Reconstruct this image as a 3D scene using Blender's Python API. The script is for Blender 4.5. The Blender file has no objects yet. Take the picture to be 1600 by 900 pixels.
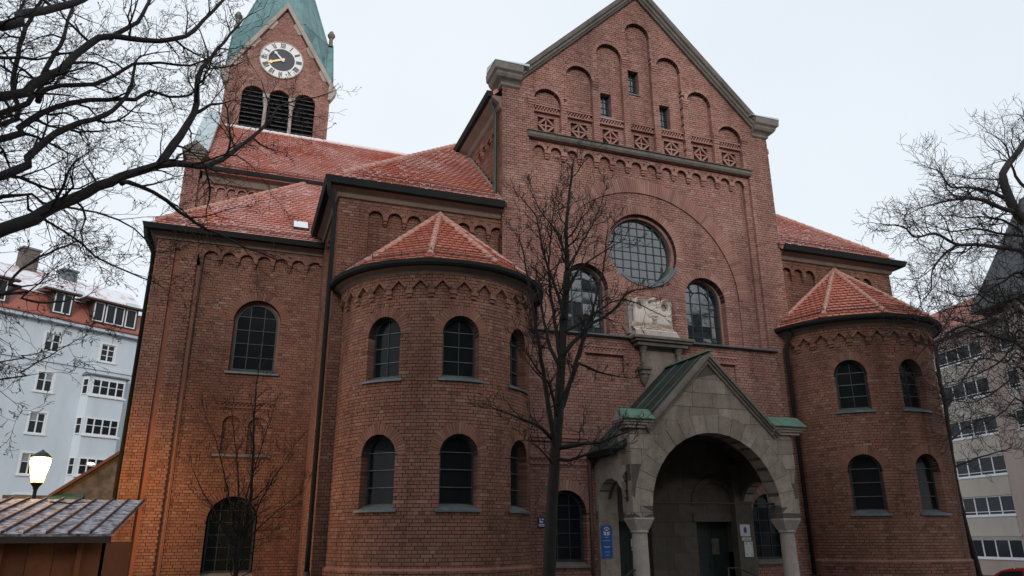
import bpy, bmesh, math, random
import numpy as np
from mathutils import Vector, Matrix, geometry
from math import sin, cos, pi, radians, sqrt, atan2

rng = random.Random(7)
nrs = np.random.RandomState(7)
scene = bpy.context.scene
COL = scene.collection

# ------------------------------------------------------------------ camera
FPX, YAW, PIT, ROL = 1160.0, radians(19.95), radians(18.62), radians(-0.25)
EYE = np.array([0.0, 0.0, 1.65])
FWD = np.array([sin(YAW) * cos(PIT), cos(YAW) * cos(PIT), sin(PIT)])
_r0 = np.array([cos(YAW), -sin(YAW), 0.0]); _u0 = np.cross(_r0, FWD)
RGT = _r0 * cos(ROL) + _u0 * sin(ROL); UPV = -_r0 * sin(ROL) + _u0 * cos(ROL)
cam_data = bpy.data.cameras.new('camera')
cam_data.sensor_width = 36.0
cam_data.lens = FPX / 1600.0 * 36.0
cam_data.clip_start = 0.05
cam_data.clip_end = 3000.0
cam = bpy.data.objects.new('camera', cam_data)
COL.objects.link(cam)
M = Matrix(((RGT[0], UPV[0], -FWD[0], EYE[0]), (RGT[1], UPV[1], -FWD[1], EYE[1]),
            (RGT[2], UPV[2], -FWD[2], EYE[2]), (0, 0, 0, 1)))
cam.matrix_world = M
scene.camera = cam
scene.render.resolution_x = 1024
scene.render.resolution_y = 576

# ------------------------------------------------------------------ sky, sun, exposure
SUN_EL, SUN_AZ = radians(18.5), radians(196)          # behind the camera, veiled by the cloud layer, no hard shadows
world = bpy.data.worlds.new('World'); scene.world = world
world.use_nodes = True
wt = world.node_tree; wt.nodes.clear()
w_out = wt.nodes.new('ShaderNodeOutputWorld')
w_bg = wt.nodes.new('ShaderNodeBackground'); w_bg.inputs['Strength'].default_value = 0.1
w_sky = wt.nodes.new('ShaderNodeTexSky'); w_sky.sky_type = 'NISHITA'; w_sky.sun_disc = False
w_sky.sun_elevation = SUN_EL; w_sky.sun_rotation = SUN_AZ; w_sky.dust_density = 4.0
w_mix = wt.nodes.new('ShaderNodeMix'); w_mix.data_type = 'RGBA'
w_mix.inputs['Factor'].default_value = 0.93          # closed cloud layer over the sky
w_tc = wt.nodes.new('ShaderNodeTexCoord')
w_no = wt.nodes.new('ShaderNodeTexNoise'); w_no.inputs['Scale'].default_value = 1.4
w_no.inputs['Detail'].default_value = 4.0
w_rp = wt.nodes.new('ShaderNodeValToRGB')
w_rp.color_ramp.elements[0].position = 0.3; w_rp.color_ramp.elements[0].color = (8.3, 9.05, 9.9, 1)
w_rp.color_ramp.elements[1].position = 0.7; w_rp.color_ramp.elements[1].color = (9.3, 9.85, 10.45, 1)
wt.links.new(w_tc.outputs['Generated'], w_no.inputs['Vector'])
wt.links.new(w_no.outputs['Fac'], w_rp.inputs['Fac'])
wt.links.new(w_sky.outputs['Color'], w_mix.inputs['A'])
wt.links.new(w_rp.outputs['Color'], w_mix.inputs['B'])
wt.links.new(w_mix.outputs['Result'], w_bg.inputs['Color'])
wt.links.new(w_bg.outputs['Background'], w_out.inputs['Surface'])

sun_d = bpy.data.lights.new('sun', 'SUN'); sun_d.energy = 1.35; sun_d.angle = radians(14)
sun_d.color = (1.0, 0.975, 0.95)
sun = bpy.data.objects.new('sun', sun_d); COL.objects.link(sun)
sd = Vector((sin(SUN_AZ) * cos(SUN_EL), cos(SUN_AZ) * cos(SUN_EL), sin(SUN_EL)))
sun.rotation_euler = sd.to_track_quat('Z', 'Y').to_euler()
scene.view_settings.view_transform = 'Standard'
scene.view_settings.look = 'None'
scene.view_settings.exposure = 0.0
scene.view_settings.gamma = 1.0
scene.view_settings.use_curve_mapping = False

GZ = -0.3        # level of the church square


def at(x, y, Y):
    """point on the vertical plane Y=const that the photograph shows at pixel x, y"""
    d = FWD + RGT * (x - 800) / FPX - UPV * (y - 450) / FPX
    return EYE + d * (Y / d[1])


# ------------------------------------------------------------------ materials
def nd(t, kind, **kw):
    n = t.nodes.new(kind)
    for k, v in kw.items():
        n.inputs[k.replace('_', ' ')].default_value = v
    return n


def ramp(t, stops):
    r = t.nodes.new('ShaderNodeValToRGB')
    el = r.color_ramp.elements
    while len(el) < len(stops):
        el.new(0.5)
    for e, (p, c) in zip(el, stops):
        e.position = p; e.color = (c[0], c[1], c[2], 1)
    return r


def mixc(t, kind, fac, a, b):
    m = t.nodes.new('ShaderNodeMix'); m.data_type = 'RGBA'; m.blend_type = kind
    for sock, val in (('Factor', fac), ('A', a), ('B', b)):
        if isinstance(val, bpy.types.NodeSocket):
            t.links.new(val, m.inputs[sock])
        elif isinstance(val, (int, float)):
            m.inputs[sock].default_value = val
        else:
            m.inputs[sock].default_value = (val[0], val[1], val[2], 1)
    return m.outputs['Result']


MATS = {}


def mk(name, base, rough=0.8, island=None, noise=None, stain=None, bump=None, metallic=0.0, ior=1.45,
       emit=None, coat=0.0, up=None, pits=None, streak=None, spec=None):
    """procedural material. island: stops for per-piece colour; noise: (scale, colour2, lo, hi);
    stain: (scale, colour2, amount); bump: (scale, strength); up: (colour, amount, scale) settled on top faces"""
    m = bpy.data.materials.new(name); m.use_nodes = True
    t = m.node_tree; b = t.nodes['Principled BSDF']
    b.inputs['Roughness'].default_value = rough
    b.inputs['Metallic'].default_value = metallic
    b.inputs['IOR'].default_value = ior
    if coat:
        b.inputs['Coat Weight'].default_value = coat
    tc = t.nodes.new('ShaderNodeTexCoord'); geo = t.nodes.new('ShaderNodeNewGeometry')
    pos = geo.outputs['Position']
    if island:
        oi = t.nodes.new('ShaderNodeObjectInfo')
        ad = t.nodes.new('ShaderNodeMath'); ad.operation = 'ADD'
        t.links.new(geo.outputs['Random Per Island'], ad.inputs[0]); t.links.new(oi.outputs['Random'], ad.inputs[1])
        fr = t.nodes.new('ShaderNodeMath'); fr.operation = 'FRACT'; t.links.new(ad.outputs[0], fr.inputs[0])
        r = ramp(t, island); t.links.new(fr.outputs[0], r.inputs['Fac']); col = r.outputs['Color']
    else:
        rgb = t.nodes.new('ShaderNodeRGB'); rgb.outputs[0].default_value = (*base, 1); col = rgb.outputs[0]
    if noise:
        n = nd(t, 'ShaderNodeTexNoise', Scale=noise[0], Detail=5.0, Roughness=0.6); t.links.new(pos, n.inputs['Vector'])
        mr = nd(t, 'ShaderNodeMapRange', From_Min=noise[2], From_Max=noise[3]); t.links.new(n.outputs['Fac'], mr.inputs['Value'])
        col = mixc(t, 'MIX', mr.outputs[0], col, noise[1])
    if stain:
        mp_ = t.nodes.new('ShaderNodeMapping'); mp_.inputs['Scale'].default_value = (1, 1, 0.35)
        t.links.new(pos, mp_.inputs['Vector'])
        n = nd(t, 'ShaderNodeTexNoise', Scale=stain[0], Detail=6.0, Roughness=0.65); t.links.new(mp_.outputs[0], n.inputs['Vector'])
        mr = nd(t, 'ShaderNodeMapRange', From_Min=0.42, From_Max=0.72, To_Max=stain[2]); t.links.new(n.outputs['Fac'], mr.inputs['Value'])
        col = mixc(t, 'MULTIPLY', mr.outputs[0], col, stain[1])
    if spec is not None: b.inputs['Specular IOR Level'].default_value = spec
    if streak:                                   # rain marks running down, and soot
        mp_ = t.nodes.new('ShaderNodeMapping'); mp_.inputs['Scale'].default_value = (1, 1, 0.09)
        t.links.new(pos, mp_.inputs['Vector'])
        n = nd(t, 'ShaderNodeTexNoise', Scale=streak[0], Detail=5.0, Roughness=0.7); t.links.new(mp_.outputs[0], n.inputs['Vector'])
        mr = nd(t, 'ShaderNodeMapRange', From_Min=0.5, From_Max=0.75, To_Max=streak[2]); t.links.new(n.outputs['Fac'], mr.inputs['Value'])
        col = mixc(t, 'MULTIPLY', mr.outputs[0], col, streak[1])
    if pits:
        n = nd(t, 'ShaderNodeTexNoise', Scale=pits[0], Detail=4.0, Roughness=0.7); t.links.new(pos, n.inputs['Vector'])
        mr = nd(t, 'ShaderNodeMapRange', From_Min=pits[1], From_Max=pits[1] + 0.06); t.links.new(n.outputs['Fac'], mr.inputs['Value'])
        col = mixc(t, 'MULTIPLY', mr.outputs[0], col, pits[2])
    if up:
        sx = t.nodes.new('ShaderNodeSeparateXYZ'); t.links.new(geo.outputs['Normal'], sx.inputs[0])
        n = nd(t, 'ShaderNodeTexNoise', Scale=up[2], Detail=6.0, Roughness=0.7); t.links.new(pos, n.inputs['Vector'])
        ad = t.nodes.new('ShaderNodeMath'); ad.operation = 'MULTIPLY'
        t.links.new(sx.outputs['Z'], ad.inputs[0]); t.links.new(n.outputs['Fac'], ad.inputs[1])
        mr = nd(t, 'ShaderNodeMapRange', From_Min=0.25, From_Max=0.5, To_Max=up[1]); t.links.new(ad.outputs[0], mr.inputs['Value'])
        col = mixc(t, 'MIX', mr.outputs[0], col, up[0])
    t.links.new(col, b.inputs['Base Color'])
    if bump:
        n = nd(t, 'ShaderNodeTexNoise', Scale=bump[0], Detail=4.0, Roughness=0.6); t.links.new(pos, n.inputs['Vector'])
        bp = nd(t, 'ShaderNodeBump', Strength=bump[1], Distance=0.01); t.links.new(n.outputs['Fac'], bp.inputs['Height'])
        t.links.new(bp.outputs[0], b.inputs['Normal'])
    if emit:
        b.inputs['Emission Color'].default_value = (*emit[0], 1); b.inputs['Emission Strength'].default_value = emit[1]
    MATS[name] = m
    return m


RED = [(0.0, (.265, .133, .105)), (.1, (.345, .178, .143)), (.45, (.38, .2, .162)), (.74, (.41, .222, .182)),
       (.87, (.38, .168, .126)), (.95, (.45, .29, .24)), (1.0, (.30, .158, .128))]
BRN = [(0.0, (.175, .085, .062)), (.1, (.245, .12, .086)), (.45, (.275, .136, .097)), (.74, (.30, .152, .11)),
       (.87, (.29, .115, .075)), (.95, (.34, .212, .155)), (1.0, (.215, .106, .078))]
mk('brick_red', RED[2][1], .92, island=RED, spec=.25, streak=(2.6, (.5, .49, .48), .8), stain=(.45, (.42, .42, .43), .8), noise=(1.1, (.50, .31, .25), .56, .8), bump=(60, .5))
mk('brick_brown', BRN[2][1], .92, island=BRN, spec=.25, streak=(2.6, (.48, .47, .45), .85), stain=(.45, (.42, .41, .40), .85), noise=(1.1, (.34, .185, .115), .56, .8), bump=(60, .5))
mk('mortar', (.042, .029, .023), .95, noise=(1.5, (.085, .062, .05), .45, .8), bump=(80, .6))
mk('stone_porch', (.33, .28, .225), .85, streak=(2.2, (.45, .44, .42), .8), island=[(0, (.30, .243, .195)), (.5, (.365, .30, .243)), (1, (.425, .355, .29))],
   noise=(5, (.22, .182, .142), .45, .8), stain=(.9, (.42, .39, .36), .8), pits=(26, .60, (.35, .32, .3)), bump=(40, .7))
mk('stone_dark', (.10, .083, .068), .9, island=[(0, (.085, .07, .058)), (1, (.12, .1, .08))], noise=(5, (.07, .058, .048), .45, .8), bump=(40, .5))  # porch stone with the interior's shade put into its colour; also dark joints
mk('stone_smooth', (.44, .385, .335), .8, noise=(7, (.34, .29, .25), .4, .8), stain=(1.2, (.55, .5, .46), .6), bump=(50, .35))
mk('stone_grey', (.215, .19, .165), .85, streak=(2.5, (.5, .5, .48), .8), noise=(6, (.15, .133, .116), .4, .8), stain=(1.0, (.55, .54, .53), .7), bump=(40, .5))
mk('stone_brown', (.20, .172, .14), .85, noise=(6, (.14, .12, .098), .4, .8), stain=(1.0, (.5, .48, .46), .7), bump=(40, .5))
mk('ridge_snow', (.74, .69, .69), .7, noise=(7, (.5, .3, .25), .58, .75))
mk('plaster_band', (.225, .175, .14), .9, noise=(4, (.165, .13, .105), .4, .8), stain=(.8, (.55, .5, .47), .6), bump=(40, .3))
TIL = [(0, (.56, .20, .145)), (.3, (.63, .245, .18)), (.7, (.68, .275, .205)), (.9, (.60, .22, .155)), (1, (.71, .33, .26))]
mk('tile_red', TIL[2][1], .32, island=TIL, stain=(.7, (.62, .52, .5), .35), bump=(50, .3))
mk('tile_frost', TIL[2][1], .35, island=TIL, noise=(.5, (.72, .43, .39), .38, .62), stain=(.9, (.66, .54, .52), .4), bump=(50, .3))
mk('snow', (.86, .86, .88), .7)
mk('ridge_tile', (.45, .2, .15), .55, noise=(8, (.55, .38, .32), .4, .75), bump=(30, .3))
mk('copper_green', (.11, .215, .155), .6, streak=(4.0, (.55, .5, .42), .8), noise=(3.0, (.075, .15, .105), .4, .7), stain=(2.0, (.45, .5, .48), .6), bump=(12, .2))
mk('copper_spire', (.16, .29, .29), .5, streak=(2.0, (.5, .52, .5), .8), noise=(1.2, (.10, .20, .205), .38, .68), stain=(1.2, (.6, .66, .68), .6), bump=(10, .15))
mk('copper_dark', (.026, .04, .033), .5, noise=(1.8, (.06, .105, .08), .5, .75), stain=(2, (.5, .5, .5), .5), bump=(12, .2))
mk('gutter_metal', (.02, .021, .02), .8, ior=1.25, noise=(3, (.022, .028, .027), .4, .7))
mk('zinc', (.17, .195, .20), .45, metallic=.3, noise=(4, (.11, .13, .135), .4, .7))
mk('zinc_pale', (.46, .54, .56), .5, noise=(2.5, (.36, .43, .45), .4, .7), bump=(8, .15))
mk('lead', (.035, .048, .05), .5)
mk('glass', (.012, .016, .018), .045, ior=2.3, bump=(3.0, .03))
mk('glass_dark', (.011, .014, .015), .1, ior=1.27, bump=(3.5, .08))
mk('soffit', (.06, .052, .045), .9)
mk('dark_void', (.012, .011, .011), .95)
mk('iron', (.03, .024, .02), .6)
mk('pipe_rust', (.075, .04, .035), .6, noise=(5, (.11, .055, .045), .4, .7))
mk('door_green', (.015, .024, .021), .5, noise=(6, (.02, .032, .028), .4, .7))
mk('sign_blue', (.015, .11, .40), .4)
mk('sign_navy', (.02, .03, .14), .4)
mk('sign_purple', (.09, .06, .26), .5)
mk('white_paint', (.78, .79, .80), .5, noise=(5, (.68, .69, .7), .4, .8))
mk('white_card', (.62, .61, .60), .6)
mk('clock_white', (.80, .80, .78), .5, noise=(3, (.7, .7, .68), .4, .8))
mk('clock_dark', (.045, .05, .06), .5)
mk('gold', (.85, .58, .28), .4, metallic=.35)
mk('bark_dark', (.026, .021, .019), .9, noise=(12, (.045, .036, .03), .45, .75), bump=(25, .8))
mk('bark_lit', (.062, .048, .04), .9, noise=(12, (.10, .08, .066), .4, .7), bump=(25, .8))
mk('bark_young', (.014, .011, .009), .9, noise=(14, (.03, .025, .02), .5, .8), stain=(2, (.6, .62, .5), .6), bump=(30, .8))
mk('dry_leaf', (.10, .062, .04), .8, island=[(0, (.07, .042, .028)), (.6, (.12, .075, .045)), (1, (.18, .115, .07))])
mk('blue_plaster', (.61, .665, .71), .85, streak=(.9, (.8, .82, .82), .7), noise=(.5, (.61, .67, .72), .4, .75), stain=(.5, (.75, .77, .78), .5), bump=(40, .15))
mk('pink_plaster', (.41, .32, .285), .9, streak=(.9, (.72, .7, .68), .8), noise=(.4, (.39, .30, .275), .4, .75), stain=(.5, (.7, .68, .66), .5), bump=(40, .15))
mk('beige_plaster', (.47, .42, .36), .9, noise=(.5, (.42, .37, .32), .4, .75), stain=(.5, (.75, .73, .7), .5), bump=(40, .15))
mk('house_tile', (.36, .115, .08), .6, noise=(6, (.26, .085, .065), .4, .75), bump=(14, .6))
mk('house_tile_snow', (.36, .13, .10), .7, noise=(1.1, (.74, .74, .77), .28, .5), bump=(14, .4))
mk('brown_wood', (.075, .045, .035), .7)
mk('slate', (.075, .08, .085), .7, noise=(2.5, (.055, .058, .062), .4, .7), bump=(10, .4))
mk('chimney_brick', (.16, .125, .105), .9, noise=(5, (.11, .09, .08), .4, .7), bump=(20, .5))
mk('hut_wood', (.34, .115, .035), .75, island=[(0, (.235, .075, .026)), (.5, (.33, .11, .036)), (1, (.41, .15, .05))],
   noise=(4, (.19, .062, .024), .45, .8), bump=(30, .4))
mk('hut_sheet', (.13, .10, .105), .85, spec=.2, noise=(9, (.58, .58, .62), .40, .62), stain=(1.5, (.5, .45, .45), .6), bump=(14, .3))
mk('hut_seam', (.10, .06, .06), .8, spec=.2, noise=(9, (.4, .38, .4), .55, .8))
mk('louvre_board', (.075, .082, .095), .8)
mk('annex_wall', (.09, .084, .072), .9, noise=(3, (.23, .2, .17), .4, .7))
mk('annex_brown', (.17, .075, .05), .8)
mk('lamp_glass', (1, .85, .55), .5, emit=((1.0, .60, .22), 2.0))
_t = MATS['lamp_glass'].node_tree; _mx = _t.nodes.new('ShaderNodeMixShader'); _tr = _t.nodes.new('ShaderNodeBsdfTransparent')   # frosted pane, lets the lamp's light through
_tr.inputs[0].default_value = (1, .9, .75, 1); _mx.inputs[0].default_value = .45
_t.links.new(_t.nodes['Principled BSDF'].outputs[0], _mx.inputs[1]); _t.links.new(_tr.outputs[0], _mx.inputs[2])
_t.links.new(_mx.outputs[0], _t.nodes['Material Output'].inputs['Surface'])
mk('bulb', (1, .9, .7), .5, emit=((1.0, .8, .45), 5.0))
mk('house_lamp', (1, .9, .7), .4, emit=((1.0, .80, .50), 3.5))
mk('lamp_iron', (.035, .03, .028), .5)
mk('curtain', (.26, .27, .28), .9)
mk('house_glass', (.016, .02, .024), .1, ior=1.3)
mk('room_warm', (.35, .2, .07), .9)
mk('car_red', (.42, .014, .02), .25, coat=1.0)
mk('car_white', (.75, .76, .78), .25, coat=1.0)
mk('tyre', (.02, .02, .02), .8)
mk('rim', (.5, .5, .52), .35, metallic=.8)
mk('plants', (.07, .10, .055), .8)
mk('paving', (.055, .053, .052), .6, noise=(.8, (.035, .034, .034), .35, .7), bump=(20, .4))
mk('asphalt', (.05, .05, .052), .7, noise=(1.0, (.07, .07, .072), .4, .7), bump=(60, .5))
mk('opposite_wall', (.20, .185, .165), .9, noise=(.4, (.24, .22, .2), .4, .7))
mk('eagle_stone', (.66, .58, .515), .8, noise=(9, (.52, .45, .39), .5, .85), bump=(50, .4))
MT = MATS


# ------------------------------------------------------------------ object helpers
def tag(o, label=None, cat=None, group=None, kind=None):
    if label: o['label'] = label
    if cat: o['category'] = cat
    if group: o['group'] = group
    if kind: o['kind'] = kind
    return o


def fin(o, parent):
    COL.objects.link(o)
    if parent is not None:
        o.parent = parent
        if parent.type == 'EMPTY' and parent.parent is None:
            o.matrix_parent_inverse = Matrix.Translation(-parent.location)
    return o


def thing(name, label, cat, loc, group=None):
    o = bpy.data.objects.new(name, None); o.empty_display_size = .3
    o.location = loc; COL.objects.link(o)
    return tag(o, label, cat, group)


def mesh_np(name, verts, faces, mat, parent=None, smooth=False, kind=None):
    me = bpy.data.meshes.new(name)
    me.from_pydata([tuple(p) for p in verts], [], faces)
    if isinstance(mat, str):
        mat = MT[mat]
    me.materials.append(mat)
    if smooth:
        me.polygons.foreach_set('use_smooth', [True] * len(me.polygons))
    me.update()
    o = bpy.data.objects.new(name, me)
    fin(o, parent)
    if kind: o['kind'] = kind
    return o


class MB:
    def __init__(s): s.v = []; s.f = []

    def add(s, verts, faces):
        k = len(s.v)
        s.v.extend([tuple(map(float, p)) for p in verts])
        s.f.extend([tuple(i + k for i in f) for f in faces])
        return s

    def box(s, x0, x1, y0, y1, z0, z1, mp=None):
        P = [(x0, y0, z0), (x1, y0, z0), (x1, y1, z0), (x0, y1, z0), (x0, y0, z1), (x1, y0, z1), (x1, y1, z1), (x0, y1, z1)]
        if mp: P = [mp(*p) for p in P]
        return s.add(P, [(0, 3, 2, 1), (4, 5, 6, 7), (0, 1, 5, 4), (1, 2, 6, 5), (2, 3, 7, 6), (3, 0, 4, 7)])

    def hexa(s, P):
        return s.add(P, [(0, 3, 2, 1), (4, 5, 6, 7), (0, 1, 5, 4), (1, 2, 6, 5), (2, 3, 7, 6), (3, 0, 4, 7)])

    def uprism(s, poly, mp, w0, w1):
        """polygon in wall coordinates (u, v), from depth w0 out to w1"""
        n = len(poly)
        P = [mp(u, v, w1) for u, v in poly] + [mp(u, v, w0) for u, v in poly]
        F = [tuple(range(n)), tuple(range(2 * n - 1, n - 1, -1))]
        F += [(i, i + n, (i + 1) % n + n, (i + 1) % n) for i in range(n)]
        return s.add(P, F)

    def ubar(s, a, b, width, mp, w0, w1):
        a = np.array(a, float); b = np.array(b, float); d = b - a; d /= np.linalg.norm(d)
        n = np.array([-d[1], d[0]]) * width / 2
        return s.uprism([a + n, a - n, b - n, b + n], mp, w0, w1)

    def uarc(s, c, r0, r1, a0, a1, mp, w0, w1, n=16):
        for i in range(n):
            t0 = a0 + (a1 - a0) * i / n; t1 = a0 + (a1 - a0) * (i + 1) / n
            q = [(c[0] + r * cos(t), c[1] + r * sin(t)) for r, t in ((r0, t0), (r1, t0), (r1, t1), (r0, t1))]
            s.uprism(q, mp, w0, w1)
        return s

    def tube(s, pts, rad, sides=6, cap=True):
        pts = [np.array(p, float) for p in pts]; n = len(pts)
        if not hasattr(rad, '__len__'): rad = [rad] * n
        k = len(s.v); prev = None
        for i, p in enumerate(pts):
            d = pts[min(i + 1, n - 1)] - pts[max(i - 1, 0)]; L = np.linalg.norm(d)
            d = d / L if L > 1e-9 else np.array([0, 0, 1.0])
            a = prev if prev is not None else np.array([0.31, 0.87, 0.38])
            x = a - d * (a @ d); Lx = np.linalg.norm(x)
            if Lx < 1e-6: x = np.array([1.0, 0, 0]) - d * d[0]; Lx = np.linalg.norm(x)
            x /= Lx; prev = x; y = np.cross(d, x)
            for j in range(sides):
                t = 2 * pi * j / sides
                s.v.append(tuple(p + (x * cos(t) + y * sin(t)) * rad[i]))
        for i in range(n - 1):
            for j in range(sides):
                j2 = (j + 1) % sides
                s.f.append((k + i * sides + j, k + i * sides + j2, k + (i + 1) * sides + j2, k + (i + 1) * sides + j))
        if cap:
            s.f.append(tuple(k + j for j in range(sides - 1, -1, -1)))
            s.f.append(tuple(k + (n - 1) * sides + j for j in range(sides)))
        return s

    def lathe(s, prof, c, n=20, a0=0.0, a1=2 * pi):
        full = abs(a1 - a0 - 2 * pi) < 1e-6; m = n if full else n + 1; k = len(s.v)
        for r, z in prof:
            for j in range(m):
                t = a0 + (a1 - a0) * j / n
                s.v.append((c[0] + r * cos(t), c[1] + r * sin(t), z))
        for i in range(len(prof) - 1):
            for j in range(n):
                j2 = (j + 1) % m
                s.f.append((k + i * m + j, k + i * m + j2, k + (i + 1) * m + j2, k + (i + 1) * m + j))
        return s

    def sweep(s, path, prof, close_prof=True):
        """profile (w outward, z) swept along plan path; outward = right of the path direction"""
        path = [np.array(p, float) for p in path]; n = len(path); m = len(prof); k = len(s.v)
        for i, p in enumerate(path):
            d0 = path[i] - path[i - 1] if i else path[1] - path[0]
            d1 = path[i + 1] - path[i] if i < n - 1 else d0
            d0 = d0 / np.linalg.norm(d0); d1 = d1 / np.linalg.norm(d1)
            n0 = np.array([d0[1], -d0[0]]); n1 = np.array([d1[1], -d1[0]])
            b = n0 + n1; b = b / (b @ n0)
            for w, z in prof:
                q = p + b * w; s.v.append((q[0], q[1], z))
        mm = m if close_prof else m - 1
        for i in range(n - 1):
            for j in range(mm):
                j2 = (j + 1) % m
                s.f.append((k + i * m + j, k + (i + 1) * m + j, k + (i + 1) * m + j2, k + i * m + j2))
        if close_prof:
            s.f.append(tuple(k + j for j in range(m))); s.f.append(tuple(k + (n - 1) * m + j for j in range(m - 1, -1, -1)))
        return s

    def build(s, name, mat, parent=None, smooth=False, kind=None):
        return mesh_np(name, s.v, s.f, mat, parent, smooth, kind)


# wall coordinate frames: u along, v up, w outward
def front(Y): return lambda u, v, w: (u, Y - w, v)
def leftside(X): return lambda u, v, w: (X - w, u, v)
def rightside(X): return lambda u, v, w: (X + w, u, v)
def cylmap(C, R): return lambda u, v, w: (C[0] + (R + w) * np.sin(u / R), C[1] - (R + w) * np.cos(u / R), v)
def frame(p0, e, n): return lambda u, v, w: (p0[0] + e[0] * u + n[0] * w, p0[1] + e[1] * u + n[1] * w, v)


def arch(c, hw, v0, spring, n=18):
    return [(c + hw, v0)] + [(c + hw * cos(pi * i / n), spring + hw * sin(pi * i / n)) for i in range(n + 1)] + [(c - hw, v0)]


def disc(c, v, r, n=44): return [(c + r * cos(2 * pi * i / n), v + r * sin(2 * pi * i / n)) for i in range(n)]
def rect(u0, u1, v0, v1): return [(u1, v0), (u1, v1), (u0, v1), (u0, v0)]


def scallop(u0, u1, v0, spring, centers, r, n=8):
    P = [(u1, v0), (u1, spring)]
    for c in sorted(centers, reverse=True):
        P += [(c + r * cos(pi * i / n), spring + r * sin(pi * i / n)) for i in range(n + 1)]
    return P + [(u0, spring), (u0, v0)]


def sdf(P, poly):
    """signed distance of points to polygon, positive inside"""
    P = np.asarray(P, float); a = np.asarray(poly, float); b = np.roll(a, -1, 0)
    keep = np.linalg.norm(b - a, axis=1) > 1e-7; a = a[keep]; b = b[keep]
    ab = b - a; L2 = (ab ** 2).sum(1)
    out = np.empty(len(P))
    for s in range(0, len(P), 20000):
        p = P[s:s + 20000, None, :]
        ap = p - a[None]
        t = np.clip((ap * ab[None]).sum(2) / L2[None], 0, 1)
        d = np.sqrt((((ap - ab[None] * t[..., None])) ** 2).sum(2)).min(1)
        cond = (a[None, :, 1] > p[..., 1]) != (b[None, :, 1] > p[..., 1])
        with np.errstate(divide='ignore', invalid='ignore'):
            xi = a[None, :, 0] + (p[..., 1] - a[None, :, 1]) * ab[None, :, 0] / ab[None, :, 1]
        ins = (cond & (p[..., 0] < xi)).sum(1) % 2 == 1
        out[s:s + 20000] = np.where(ins, d, -d)
    return out


def clip_convex(sub, clip):
    """Sutherland-Hodgman, clip polygon convex and counter-clockwise"""
    out = [np.array(p, float) for p in sub]
    for i in range(len(clip)):
        a = np.array(clip[i], float); b = np.array(clip[(i + 1) % len(clip)], float); e = b - a
        if abs(e).sum() < 1e-9: continue
        nxt = []
        for j in range(len(out)):
            p = out[j]; q = out[(j + 1) % len(out)]
            sp = e[0] * (p[1] - a[1]) - e[1] * (p[0] - a[0]); sq = e[0] * (q[1] - a[1]) - e[1] * (q[0] - a[0])
            if sp >= 0: nxt.append(p)
            if (sp >= 0) != (sq >= 0): nxt.append(p + (q - p) * (sp / (sp - sq)))
        out = nxt
        if len(out) < 3: return []
    return out


CH_ = 0.079      # brick course height


def lay(outer, bond):
    """rectangles of a bond that cover the bounding box of outer"""
    o = np.array(outer); (u0, v0), (u1, v1) = o.min(0), o.max(0)
    R = []
    if bond == 'brick':
        for k in range(int(math.floor(v0 / CH_)) - 1, int(math.ceil(v1 / CH_)) + 1):
            if k % 2 == 0: L, p, off = .246, .26, (k // 2 % 2) * .13
            else: L, p, off = .1165, .13, .065
            for j in range(int(math.floor((u0 - off) / p)) - 1, int(math.ceil((u1 - off) / p)) + 1):
                a = j * p + off
                R.append((a, a + L, k * CH_, k * CH_ + .066))
    else:
        H, L, jt = bond
        for k in range(int(math.floor(v0 / H)) - 1, int(math.ceil(v1 / H)) + 1):
            off = (k % 2) * L * .5 + (k * 37 % 7) * .03; a = math.floor((u0 - off) / L) * L + off - L
            while a < u1 + L:
                l = L * (0.75 + .5 * rng.random())
                R.append((a, a + l - jt, k * H, k * H + H - jt)); a += l
    return np.array(R)


def mortar_mesh(name, parent, outer, holes, mp, w, mat, grid=None, strips=True):
    pts = [Vector(p) for p in outer]; edges = [(i, (i + 1) % len(outer)) for i in range(len(outer))]
    for poly, dep in holes:
        k = len(pts); pts += [Vector(p) for p in poly]; edges += [(k + i, k + (i + 1) % len(poly)) for i in range(len(poly))]
    if grid:
        o = np.array(outer); lo, hi = o.min(0), o.max(0)
        gu = np.arange(lo[0] + grid * .5, hi[0], grid); gv = np.arange(lo[1] + .13, hi[1], .3)
        G = np.array([(a, b) for a in gu for b in gv]); keep = sdf(G, outer) > .02
        for poly, dep in holes: keep &= sdf(G, poly) < -.02
        pts += [Vector(p) for p in G[keep]]
    res = geometry.delaunay_2d_cdt(pts, edges, [], 0, 1e-6)
    V = np.array([tuple(p) for p in res[0]]); T = np.array([tuple(f) for f in res[2]])
    cen = V[T].mean(1); keep = sdf(cen, outer) > 0
    for poly, dep in holes: keep &= sdf(cen, poly) < 0
    m = MB(); m.add([mp(a, b, w) for a, b in V], [tuple(t) for t in T[keep]])
    if strips:
        for poly, dep in holes:
            if dep <= .012: continue
            n = len(poly)
            m.add([mp(a, b, w) for a, b in poly] + [mp(a, b, w - dep) for a, b in poly],
                  [(i, (i + 1) % n, (i + 1) % n + n, i + n) for i in range(n)])
    return m.build(name, mat, parent)


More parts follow.
